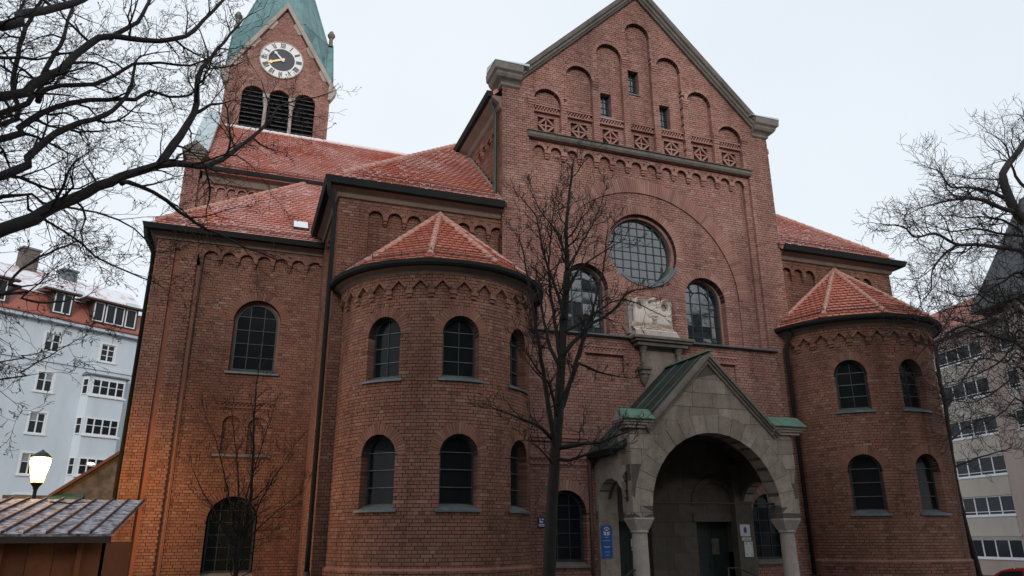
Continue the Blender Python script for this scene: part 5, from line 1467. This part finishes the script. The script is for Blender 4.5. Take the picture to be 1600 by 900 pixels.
rf = MB().hexa([(hx0, hy0, hz0), (hx1, hy0, hz0), (hx1, hy1, hz1), (hx0, hy1, hz1), (hx0, hy0, hz0 + .035), (hx1, hy0, hz0 + .035), (hx1, hy1, hz1 + .035), (hx0, hy1, hz1 + .035)]).build('roof', 'hut_sheet', HUT)
x = hx1
while x > hx0:
    MB().hexa([(x - .014, hy0 - .004, hz0 + .034), (x + .014, hy0 - .004, hz0 + .034), (x + .014, hy1, hz1 + .034), (x - .014, hy1, hz1 + .034),
               (x - .009, hy0 - .004, hz0 + .075), (x + .009, hy0 - .004, hz0 + .075), (x + .009, hy1, hz1 + .075), (x - .009, hy1, hz1 + .075)]).build('seam', 'hut_seam', rf); x -= .275
MB().box(hx0, hx1, hy0 + .005, hy0 + .06, hz0 - .09, hz0 - .002).build('fascia', 'brown_wood', HUT)
MB().tube([(-2.85, 14.6, 2.25), (-2.6, 14.7, 2.235), (-2.4, 14.75, 2.25), (-2.25, 14.85, 2.27)], [.014, .012, .008, .004], 5).build('fallen_twig', 'bark_dark', None)
tag(bpy.data.objects['fallen_twig'], 'small dark twig lying on the snowy hut roof', 'twig')

# ------------------------------------------------------------------ street lamp
LP = at(61, 735, 19.3)
LAMP = thing('street_lamp', 'lit street lamp with glowing tapered lantern behind the hut', 'street lamp', (LP[0], LP[1], GZ))
lx, ly, lz = LP
MB().lathe([(.0, GZ), (.12, GZ), (.12, .2), (.06, .3), (.045, 1.0), (.038, lz - .42), (.05, lz - .40), (.06, lz - .36), (.12, lz - .28), (.12, lz - .26), (0, lz - .26)], (lx, ly), 12).build('post', 'lamp_iron', LAMP)
MB().lathe([(.0, lz - .255), (.12, lz - .255), (.205, lz + .2), (.17, lz + .25), (0, lz + .27)], (lx, ly), 14).build('lantern', 'lamp_glass', LAMP)
MB().lathe([(0, lz - .12), (.06, lz - .06), (.085, lz + .02), (.06, lz + .1), (0, lz + .14)], (lx, ly), 12).build('bulb', 'bulb', LAMP, smooth=True)
m = MB(); m.lathe([(.0, lz + .28), (.18, lz + .262), (.22, lz + .27), (.12, lz + .37), (.04, lz + .42), (0, lz + .46)], (lx, ly), 14)
for k in range(7): a = 2 * pi * k / 7; m.tube([(lx + .125 * cos(a), ly + .125 * sin(a), lz - .255), (lx + .212 * cos(a), ly + .212 * sin(a), lz + .21)], .004, 4)
m.build('cap', 'lamp_iron', LAMP)

ld = bpy.data.lights.new('lamp_light', 'POINT'); ld.energy = 1700; ld.color = (1.0, .56, .2); ld.shadow_soft_size = .1
lo = bpy.data.objects.new('lamp_light', ld); COL.objects.link(lo); lo.location = (lx, ly, lz + .2); lo.parent = LAMP; lo.matrix_parent_inverse = Matrix.Translation(-LAMP.location)

# ------------------------------------------------------------------ parked car at the right edge
def car(pos, heading, mat, label, group):
    t = thing('parked_car', label, 'car', pos, group)
    R = Matrix.Translation(Vector(pos)) @ Matrix.Rotation(heading, 4, 'Z')
    X = lambda x, y, z: tuple(R @ Vector((x, y, z)))
    prof = [(-2.0, .35), (-2.05, .6), (-1.95, .85), (-1.0, .95), (-.95, .96), (1.55, .98), (1.95, .9), (2.02, .6), (1.98, .35)]
    m = MB(); k = len(prof)
    m.add([X(x, -.86, z) for x, z in prof] + [X(x, .86, z) for x, z in prof], [tuple(range(k)), tuple(range(2 * k - 1, k - 1, -1))] + [(i, i + k, (i + 1) % k + k, (i + 1) % k) for i in range(k)])
    cab = [(-1.15, .96), (-.45, 1.42), (-.2, 1.49), (.7, 1.5), (1.2, 1.42), (1.75, .97)]
    body = m.build('body', mat, t)
    m = MB(); k = len(cab)
    def ring(y, s): return [X(x * (1 if i in (0, k - 1) else 1), y * (1 - .16 * max(0, (z - .96) / .5)), z) for i, (x, z) in enumerate(cab)]
    m.add(ring(-.82, 0) + ring(.82, 0), [tuple(range(k)), tuple(range(2 * k - 1, k - 1, -1))] + [(i, i + k, i + 1 + k, i + 1) for i in range(k - 1)])
    m.build('cabin', mat, t)
    for s_ in (-1, 1):
        w = [(-.95, 1.0), (-.42, 1.38), (.25, 1.42), (.25, 1.0)]; w2 = [(.33, 1.0), (.33, 1.42), (1.1, 1.37), (1.5, 1.0)]
        for q in (w, w2):
            m = MB(); m.add([X(x, s_ * (.83 * (1 - .16 * max(0, (z - .96) / .5)) + .004), z) for x, z in q], [(0, 1, 2, 3)]); m.build('side_window', 'house_glass', t)
    for q in ([(-1.12, 1.0), (-.48, 1.40)], [(1.72, 1.0), (1.24, 1.40)]):
        (xa, za), (xb, zb) = q; sg = -.03 if xa < 0 else .03
        m = MB(); m.add([X(xa + sg, -.7, za), X(xa + sg, .7, za), X(xb + sg, .6, zb), X(xb + sg, -.6, zb)], [(0, 1, 2, 3)]); m.build('windscreen', 'house_glass', t)
    for wx in (-1.3, 1.3):
        for s_ in (-1, 1):
            m = MB(); c = (wx, s_ * .8, .32)
            P = [X(c[0] + .32 * cos(a), c[1] - .1, c[2] + .32 * sin(a)) for a in np.linspace(0, 2 * pi, 18)[:-1]] + [X(c[0] + .32 * cos(a), c[1] + .1, c[2] + .32 * sin(a)) for a in np.linspace(0, 2 * pi, 18)[:-1]]
            m.add(P, [tuple(range(17)), tuple(range(33, 16, -1))] + [(i, i + 17, (i + 1) % 17 + 17, (i + 1) % 17) for i in range(17)]); wh = m.build('wheel', 'tyre', t)
            m = MB(); y = c[1] + s_ * .105
            m.add([X(c[0] + .2 * cos(a), y, c[2] + .2 * sin(a)) for a in np.linspace(0, 2 * pi, 15)[:-1]], [tuple(range(14))]); m.build('rim', 'rim', wh)
    for s_ in (-1, 1):
        m = MB(); m.hexa([X(-2.03, s_ * .62 - .16, .62), X(-2.03, s_ * .62 + .16, .62), X(-1.9, s_ * .62 + .16, .62), X(-1.9, s_ * .62 - .16, .62),
                          X(-1.99, s_ * .62 - .16, .76), X(-1.99, s_ * .62 + .16, .76), X(-1.88, s_ * .62 + .16, .76), X(-1.88, s_ * .62 - .16, .76)]); m.build('headlight', 'white_paint', t)
        m = MB(); m.hexa([X(-.75, s_ * .98 - .09, .98), X(-.75, s_ * .98 + .09, .98), X(-.6, s_ * .98 + .09, .98), X(-.6, s_ * .98 - .09, .98),
                          X(-.75, s_ * .98 - .09, 1.1), X(-.75, s_ * .98 + .09, 1.1), X(-.6, s_ * .98 + .09, 1.1), X(-.6, s_ * .98 - .09, 1.1)]); m.build('mirror', 'white_paint', t)
    return t
car((30.6, 23.6, -1.1), radians(-60), 'car_red', 'red car parked at the lower right edge beyond the turret', 'cars parked in the side street')

# ------------------------------------------------------------------ houses across the square, seen as dark reflections
for i, (x0, x1, h) in enumerate(((-66, -38, 16.0), (-37.9, -14, 18.5), (-13.9, 11, 17.0), (11.1, 34, 19.0), (34.1, 47, 18.0))):
    t = thing('opposite_house', ['far left', 'left', 'middle', 'right', 'far right'][i] + ' house across the square, visible only as dark window reflection', 'house', ((x0 + x1) / 2, -24, GZ), 'houses across the square')
    hs = [(rect(a, a + 1.2, z, z + 1.6), .15) for a in np.arange(x0 + 1.5, x1 - 2, 3.0) for z in np.arange(1.2, h - 2.2, 3.1)]
    mo = lambda u, v, w: (u, -24 + w, v)
    mortar_mesh('wall', t, rect(x0, x1, GZ, h), hs, mo, 0, 'opposite_wall')
    m = MB(); m.uprism(rect(x0, x1, GZ, h - .1), mo, -10, -.15); m.build('core', 'dark_void', t)
    MB().add([(x0, -23.4, h), (x1, -23.4, h), (x1, -29, h + 6.5), (x0, -29, h + 6.5), (x0, -34, h), (x1, -34, h)], [(0, 1, 2, 3), (3, 2, 5, 4), (0, 3, 4), (1, 5, 2)]).build('roof', 'slate', t)


# ------------------------------------------------------------------ trees
def smooth_line(P, per=.16, wob=.0, r=rng):
    P = [np.array(p, float) for p in P]
    Q = []
    for i in range(len(P) - 1):
        p0 = P[max(i - 1, 0)]; p1 = P[i]; p2 = P[i + 1]; p3 = P[min(i + 2, len(P) - 1)]
        k = max(2, int(np.linalg.norm(p2 - p1) / per))
        for j in range(k):
            t = j / k
            Q.append(.5 * ((2 * p1) + (-p0 + p2) * t + (2 * p0 - 5 * p1 + 4 * p2 - p3) * t * t + (-p0 + 3 * p1 - 3 * p2 + p3) * t ** 3) + np.array([r.uniform(-wob, wob) for _ in range(3)]))
    Q.append(P[-1]); return Q


class Tree:
    def __init__(s, seed, up=.12, kink=.25, leaf=0.0, minr=.003, skip=.12):
        s.skip = skip
        s.r = random.Random(seed); s.tw = MB(); s.br = MB(); s.lf = MB(); s.up = up; s.kink = kink; s.leaf = leaf; s.minr = minr

    def rv(s, k): return np.array([s.r.gauss(0, k) for _ in range(3)])

    def leaf_at(s, p):
        a = s.rv(1); a /= np.linalg.norm(a) + 1e-9; b = np.cross(a, s.rv(1)); b /= np.linalg.norm(b) + 1e-9
        L = s.r.uniform(.01, .024); c = p - np.array([0, 0, L * .6]); n = np.cross(a, b)
        s.lf.add([c - a * L, c + b * L * .45 + n * .01, c + a * L, c - b * L * .45 + n * .012], [(0, 1, 2, 3)])

    def grow(s, p, d, L, rad, lev):
        n = max(3, min(7, int(L / .14))); P = [p]; d = d / np.linalg.norm(d); seg = L / n
        for i in range(n):
            d = d + s.rv(s.kink) * .8 + np.array([0, 0, s.up]); d /= np.linalg.norm(d); P.append(P[-1] + d * seg)
        R = [max(s.minr, rad * (1 - .75 * i / n)) for i in range(n + 1)]
        mb = s.br if rad > .012 else s.tw
        mb.tube(P, R, 5 if rad > .02 else (4 if rad > .008 else 3), cap=False)
        if lev > 0:
            for i in range(1, n + 1):
                for _ in range(2 if (i == n or s.r.random() < .35) else 1):
                    if s.r.random() < s.skip: continue
                    dd = P[i] - P[i - 1]; dd /= np.linalg.norm(dd)
                    side = np.cross(dd, s.rv(1)); side /= np.linalg.norm(side) + 1e-9
                    ang = s.r.uniform(.35, .95)
                    s.grow(P[i], dd * cos(ang) + side * sin(ang), L * s.r.uniform(.32, .6), R[i] * .62, lev - 1)
        elif s.leaf and s.r.random() < s.leaf: s.leaf_at(P[-1])

    def limb(s, pts, r0, r1, every=.3, L=(.7, 1.6), lev=2, start=0.1, wob=.012, sides=9, power=.9, bias=None):
        Q = smooth_line(pts, .16, wob, s.r); n = len(Q)
        R = [r0 + (r1 - r0) * (i / (n - 1)) ** power for i in range(n)]
        R = [q * s.r.uniform(.94, 1.07) for q in R]
        s.br.tube(Q, R, sides if r0 > .05 else 6, cap=True)
        tot = 0; nxt = every
        for i in range(1, n):
            tot += np.linalg.norm(Q[i] - Q[i - 1])
            if tot > nxt and i / n > start:
                nxt = tot + every * s.r.uniform(.5, 1.5)
                d = Q[i] - Q[i - 1]; d /= np.linalg.norm(d) + 1e-9; side = np.cross(d, s.rv(1)); side /= np.linalg.norm(side) + 1e-9
                if bias is not None: side = side + np.array(bias); side /= np.linalg.norm(side)
                ang = s.r.uniform(.5, 1.15); l = s.r.uniform(*L) * (1 - .35 * i / n)
                s.grow(Q[i], d * cos(ang) + side * sin(ang), l, min(R[i] * .55, .012 + l * .009), lev)
        d = Q[-1] - Q[-2]; s.grow(Q[-1], d, np.mean(L) * .7, r1 * .9, lev)

    def done(s, name, label, loc, barkn, group=None, trunk=None, tr=None):
        t = thing(name, label, 'tree', loc, group)
        if trunk is not None:
            MB().tube(smooth_line(trunk, .2, .012, s.r), np.interp(np.linspace(0, 1, len(smooth_line(trunk, .2, 0, s.r))), [0, .06, 1], [tr[0] * 1.3, tr[0], tr[1]]), 12).build('trunk', barkn, t, smooth=True)
        if s.br.v: s.br.build('branches', barkn, t, smooth=True)
        if s.tw.v: s.tw.build('crown', barkn, t, kind='stuff')
        if s.lf.v: s.lf.build('dry_leaves', 'dry_leaf', t, kind='stuff')
        return t


def px(points, Y0, Y1):
    n = len(points); return [at(x, y, Y0 + (Y1 - Y0) * i / max(1, n - 1)) for i, (x, y) in enumerate(points)]
def hf(points, ox=0, oy=0, s=1.0): return [(ox + x / s, oy + y / s) for x, y in points]

# large old tree, trunk just outside the left edge
T = Tree(11, up=.04, kink=.34, leaf=.25, minr=.0024, skip=.2)
tb = np.array([-4.6, 8.3])
hub = lambda z: np.array([tb[0], tb[1], z])
def L_(pts, z, Y0, Y1, r0, r1, **k):
    P = px(pts, Y0, Y1); T.limb([hub(z)] + P, r0 * .68, r1 * .8, start=.22, every=.26, lev=3, **k)
L_(hf([(8, 720), (130, 660), (270, 600), (380, 555), (500, 515), (590, 517), (640, 522), (700, 495), (760, 450), (830, 390)], s=2), 3.6, 8.8, 10.5, .17, .03, L=(.6, 1.5))
T.limb(px(hf([(500, 515), (540, 450), (605, 355), (620, 240), (650, 190), (700, 130), (760, 60)], s=2), 9.7, 10.6), .06, .014, L=(.5, 1.3), every=.2, lev=3)
T.limb(px(hf([(605, 355), (660, 330), (700, 322)], s=2), 10.1, 10.4), .028, .012, L=(.5, 1.1))
T.limb(px([(420, 195), (435, 168), (462, 158), (500, 150)], 10.4, 10.9), .02, .008, L=(.4, .9), every=.22)
L_(hf([(8, 550), (90, 490), (170, 420), (250, 385), (330, 360), (375, 325), (410, 265), (425, 190)], s=2), 4.4, 8.9, 10.0, .12, .02, L=(.6, 1.4))
L_(hf([(8, 430), (60, 400), (130, 350), (230, 320), (330, 310), (420, 310), (470, 285), (530, 300), (590, 300), (620, 270)], s=2), 5.0, 9.2, 10.4, .10, .016, L=(.5, 1.3))
L_(hf([(8, 352), (100, 300), (190, 265), (290, 265), (360, 235), (420, 200), (500, 195), (590, 205), (660, 180)], s=2), 5.4, 9.2, 10.4, .085, .015, L=(.5, 1.3))
L_(hf([(8, 300), (100, 265), (190, 215), (230, 180), (310, 115), (400, 120), (500, 130), (580, 110), (640, 60), (710, -10)], s=2), 5.8, 8.9, 10.2, .12, .024, L=(.6, 1.5))
L_(hf([(8, 80), (60, 45), (130, 35), (220, 12), (300, -20)], s=2), 7.0, 8.2, 9.2, .11, .05, L=(.6, 1.4))
L_(hf([(8, 180), (80, 180), (120, 188), (190, 170), (260, 165)], s=2), 6.3, 9.4, 10.0, .06, .012, L=(.5, 1.2))
T.limb(px(hf([(380, 575), (400, 570), (480, 600), (560, 660), (620, 700), (680, 730), (760, 770), (860, 810)], s=2), 9.3, 10.4), .035, .01, L=(.4, 1.0))
L_(hf([(8, 610), (90, 655), (200, 720), (300, 800), (400, 850), (480, 880)], s=2), 3.4, 9.0, 10.0, .05, .01, L=(.5, 1.2))
L_(hf([(8, 620), (130, 635), (300, 665), (420, 715), (480, 780)], s=2), 3.5, 9.2, 10.1, .05, .01, L=(.5, 1.2))
L_(hf([(15, 300), (50, 240), (120, 150), (230, 85), (330, 35), (420, 5)], 0, 380, 3.75), 3.0, 8.9, 9.6, .05, .012, L=(.4, 1.1))
L_(hf([(15, 300), (130, 320), (230, 350), (330, 345), (420, 325), (480, 330)], 0, 380, 3.75), 3.0, 9.0, 9.6, .05, .01, L=(.4, 1.0))
L_(hf([(15, 800), (110, 760), (230, 690), (340, 630), (460, 560)], 0, 380, 3.75), 2.7, 9.4, 10.2, .03, .006, L=(.4, .9))
L_(hf([(15, 690), (120, 660), (250, 640), (400, 600)], 0, 380, 3.75), 2.8, 9.5, 10.2, .025, .006, L=(.4, .9))
L_([(4, 195), (20, 130), (35, 60), (60, 10)], 5.6, 9.5, 10.2, .07, .03, L=(.6, 1.4))
T.limb(px([(170, 60), (215, 35), (235, 0), (250, -30)], 9.6, 10.2), .035, .015, L=(.5, 1.1))
T.limb(px([(60, 160), (70, 110), (100, 60), (110, 20), (130, -20)], 9.4, 10.2), .04, .014, L=(.5, 1.2))
T.done('old_tree', 'large bare old tree reaching in from the left edge', (tb[0], tb[1], GZ), 'bark_dark', 'bare trees around the church',
       trunk=[hub(GZ), hub(1.5), hub(3.2), hub(5.0) + [.05, .05, 0], hub(7.2) + [.1, 0, 0], hub(9.5) + [.3, .2, 0]], tr=(.42, .16))

# young tree before the facade
T = Tree(23, up=.16, kink=.3, minr=.0042)
YT1 = 13.2
tr_ = px([(858, 900), (862, 800), (868, 705), (873, 640), (877, 560), (881, 500), (886, 425), (885, 350), (890, 300), (896, 250)], YT1, YT1 + .1)
base = np.array([tr_[0][0] - .03, YT1, GZ])
for pts, y, r0, r1, kw in (
    ([(869, 705), (858, 640), (846, 565), (836, 500), (824, 430), (812, 370)], -.6, .038, .007, dict(L=(.3, .9))),
    ([(873, 650), (893, 590), (912, 530), (930, 470), (944, 410), (950, 350)], .5, .036, .007, dict(L=(.3, .9))),
    ([(877, 570), (866, 500), (858, 430), (862, 350), (872, 290)], .5, .03, .006, dict(L=(.3, .8))),
    ([(866, 690), (845, 668), (815, 655), (775, 640)], -.5, .03, .008, dict(L=(.2, .6))),
    ([(868, 700), (900, 695), (940, 690), (985, 672)], -.3, .035, .008, dict(L=(.3, .8), every=.16)),
    ([(867, 715), (890, 720), (930, 705), (965, 700)], -.7, .03, .007, dict(L=(.3, .7), every=.16)),
    ([(871, 655), (858, 600), (838, 575), (820, 548)], -.4, .03, .008, dict(L=(.3, .8))),
    ([(872, 640), (890, 600), (905, 568), (930, 580), (975, 590), (992, 590)], .3, .032, .006, dict(L=(.2, .5))),
    ([(876, 575), (860, 545), (850, 500), (838, 440)], .3, .032, .008, dict(L=(.3, .9))),
    ([(878, 556), (905, 526), (927, 504), (956, 487), (984, 456), (1005, 452), (1021, 446)], -.5, .034, .006, dict(L=(.2, .6))),
    ([(880, 520), (915, 500), (960, 470), (985, 470), (1035, 492)], .4, .022, .005, dict(L=(.2, .6))),
    ([(881, 500), (872, 460), (850, 400), (838, 340), (815, 310)], -.3, .03, .006, dict(L=(.3, .8))),
    ([(884, 460), (905, 420), (940, 395), (975, 375)], -.4, .024, .005, dict(L=(.2, .7))),
    ([(886, 420), (915, 370), (935, 330), (945, 300)], .3, .022, .005, dict(L=(.2, .7))),
    ([(885, 400), (868, 360), (845, 330), (830, 300)], .4, .02, .005, dict(L=(.2, .6))),
    ([(868, 730), (842, 700), (826, 690)], -.5, .018, .005, dict(L=(.2, .5)))):
    T.limb(px(pts, YT1, YT1 + y), r0 * 1.55, r1 * 1.3, every=kw.get('every', .2) * .55, L=kw['L'], lev=2, start=.15)
T.limb(tr_[5:], .07, .016, every=.11, L=(.4, 1.15), lev=2)
T.done('young_tree', 'slender bare young tree standing before the church facade', tuple(base), 'bark_young', 'bare trees around the church', trunk=[base] + tr_[:7], tr=(.125, .068))

# small many-stemmed tree before the chapel
T = Tree(31, up=.12, kink=.2, minr=.003)
b = at(372, 900, 17.5); b = np.array([b[0], 17.5, GZ])
for pts in ([(370, 880), (388, 800), (394, 740), (397, 660), (401, 600), (408, 540)], [(368, 880), (362, 800), (350, 740), (338, 690), (322, 650)], [(372, 880), (395, 810), (420, 760), (455, 705)],
            [(366, 880), (340, 810), (318, 770), (300, 730)], [(374, 870), (400, 830), (432, 800), (470, 770)], [(369, 880), (374, 790), (370, 720), (362, 640)], [(371, 880), (384, 780), (408, 700), (425, 650)]):
    T.limb([b] + px(pts, 17.5, 17.5 + rng.uniform(-.5, .5)),   .06 if pts[0][0] == 370 else .036, .008, every=.13, L=(.3, .8), lev=2, start=.3)
T.done('small_tree', 'small bare many-stemmed tree before the chapel wall', tuple(b), 'bark_young', 'bare trees around the church')

# tree at the right edge
T = Tree(47, up=.06, kink=.3, leaf=.06, minr=.005, skip=.26)
tb2 = np.array([21.6, 14.2]); q = lambda L: hf(L, 1360, 180, 2.647); q2 = lambda L: hf(L, 1400, 380, 5)
hb = lambda z: np.array([tb2[0], tb2[1], z])
for pts, r0, r1, z in ((q([(640, 440), (590, 380), (550, 270), (560, 220), (625, 130), (660, 60)]), .16, .05, None), (q([(600, 400), (530, 380), (460, 350), (380, 345), (290, 360), (200, 385)]), .08, .012, None),
                       (q([(575, 350), (480, 310), (400, 300), (330, 295), (290, 240), (240, 215)]), .06, .012, None), (q([(640, 575), (520, 545), (440, 535), (360, 535), (270, 490), (190, 505), (130, 460), (30, 450)]), .085, .012, 8.5),
                       (q([(360, 535), (290, 590), (255, 650), (250, 720), (215, 770)]), .04, .01, None), (q([(625, 480), (560, 440), (480, 420), (400, 425), (330, 415)]), .045, .012, None),
                       (q2([(1000, 255), (820, 310), (700, 390), (640, 470), (480, 500), (380, 520)]), .07, .014, 7.0), (q2([(1000, 830), (800, 740), (650, 680), (520, 650), (430, 690), (330, 770), (240, 800)]), .075, .016, 5.0),
                       (q2([(960, 380), (930, 440), (850, 540), (740, 700), (650, 850)]), .05, .012, None), (q([(640, 300), (600, 250), (560, 130), (520, 90)]), .05, .014, None),
                       (q2([(1000, 700), (900, 830), (760, 960), (560, 1050), (380, 1100)]), .045, .01, 4.5),
                       (q2([(1000, 560), (860, 600), (720, 590), (560, 620), (420, 600), (300, 640)]), .05, .01, 5.6), (q2([(1000, 480), (880, 450), (760, 470), (640, 400), (520, 420), (400, 380)]), .05, .01, 6.2),
                       (q2([(1000, 1000), (880, 1080), (740, 1180), (600, 1240), (420, 1230)]), .045, .01, 3.6), (q2([(1000, 1250), (860, 1300), (720, 1400), (600, 1440)]), .035, .01, 3.0),
                       (q2([(1000, 900), (850, 930), (700, 900), (560, 940), (440, 900)]), .04, .01, 4.0), (q([(640, 500), (540, 490), (430, 470), (330, 480), (240, 450)]), .05, .012, None)):
    P = px(pts, 14.0, 13.6 + rng.uniform(-.8, .8))
    if z: P = [hb(z)] + P
    T.limb(P, r0, r1, every=.2, L=(.7, 1.8), lev=2, start=.06)
T.done('edge_tree', 'bare spreading tree at the right edge beside the right turret', (tb2[0], tb2[1], GZ), 'bark_dark', 'bare trees around the church', trunk=[hb(-.3), hb(2), hb(5), hb(8), hb(10)], tr=(.3, .16))
# thin tree further back
T = Tree(53, up=.14, kink=.28, leaf=.3, minr=.006)
P = [at(x, y, 19.5) for x, y in ((1530, 900), (1503, 800), (1488, 720), (1478, 640), (1468, 590), (1462, 540))]
for k, pts in enumerate(([(1468, 590), (1440, 560), (1415, 530), (1400, 480)], [(1466, 570), (1455, 520), (1440, 480), (1432, 440)], [(1478, 640), (1500, 600), (1530, 560), (1560, 540)], [(1482, 680), (1450, 660), (1420, 665), (1380, 690)],
                         [(1484, 690), (1520, 660), (1560, 650)], [(1463, 545), (1480, 500), (1500, 470)], [(1490, 730), (1530, 715), (1580, 700)], [(1475, 620), (1455, 600), (1425, 590)])):
    T.limb([at(x, y, 19.5 + (k % 3 - 1) * .25 * i) for i, (x, y) in enumerate(pts)], .045, .01, every=.3, L=(.6, 1.4), lev=2)
T.done('slim_tree', 'slim dark bare tree rising beside the right turret wall', (P[0][0], 19.5, GZ), 'bark_dark', 'bare trees around the church', trunk=[np.array([P[0][0] + .1, 19.5, GZ - .2])] + P, tr=(.11, .06))

print('objects', len(bpy.data.objects), 'tris', sum(len(o.data.loop_triangles) if False else sum(len(p.vertices) - 2 for p in o.data.polygons) for o in bpy.data.objects if o.type == 'MESH'))
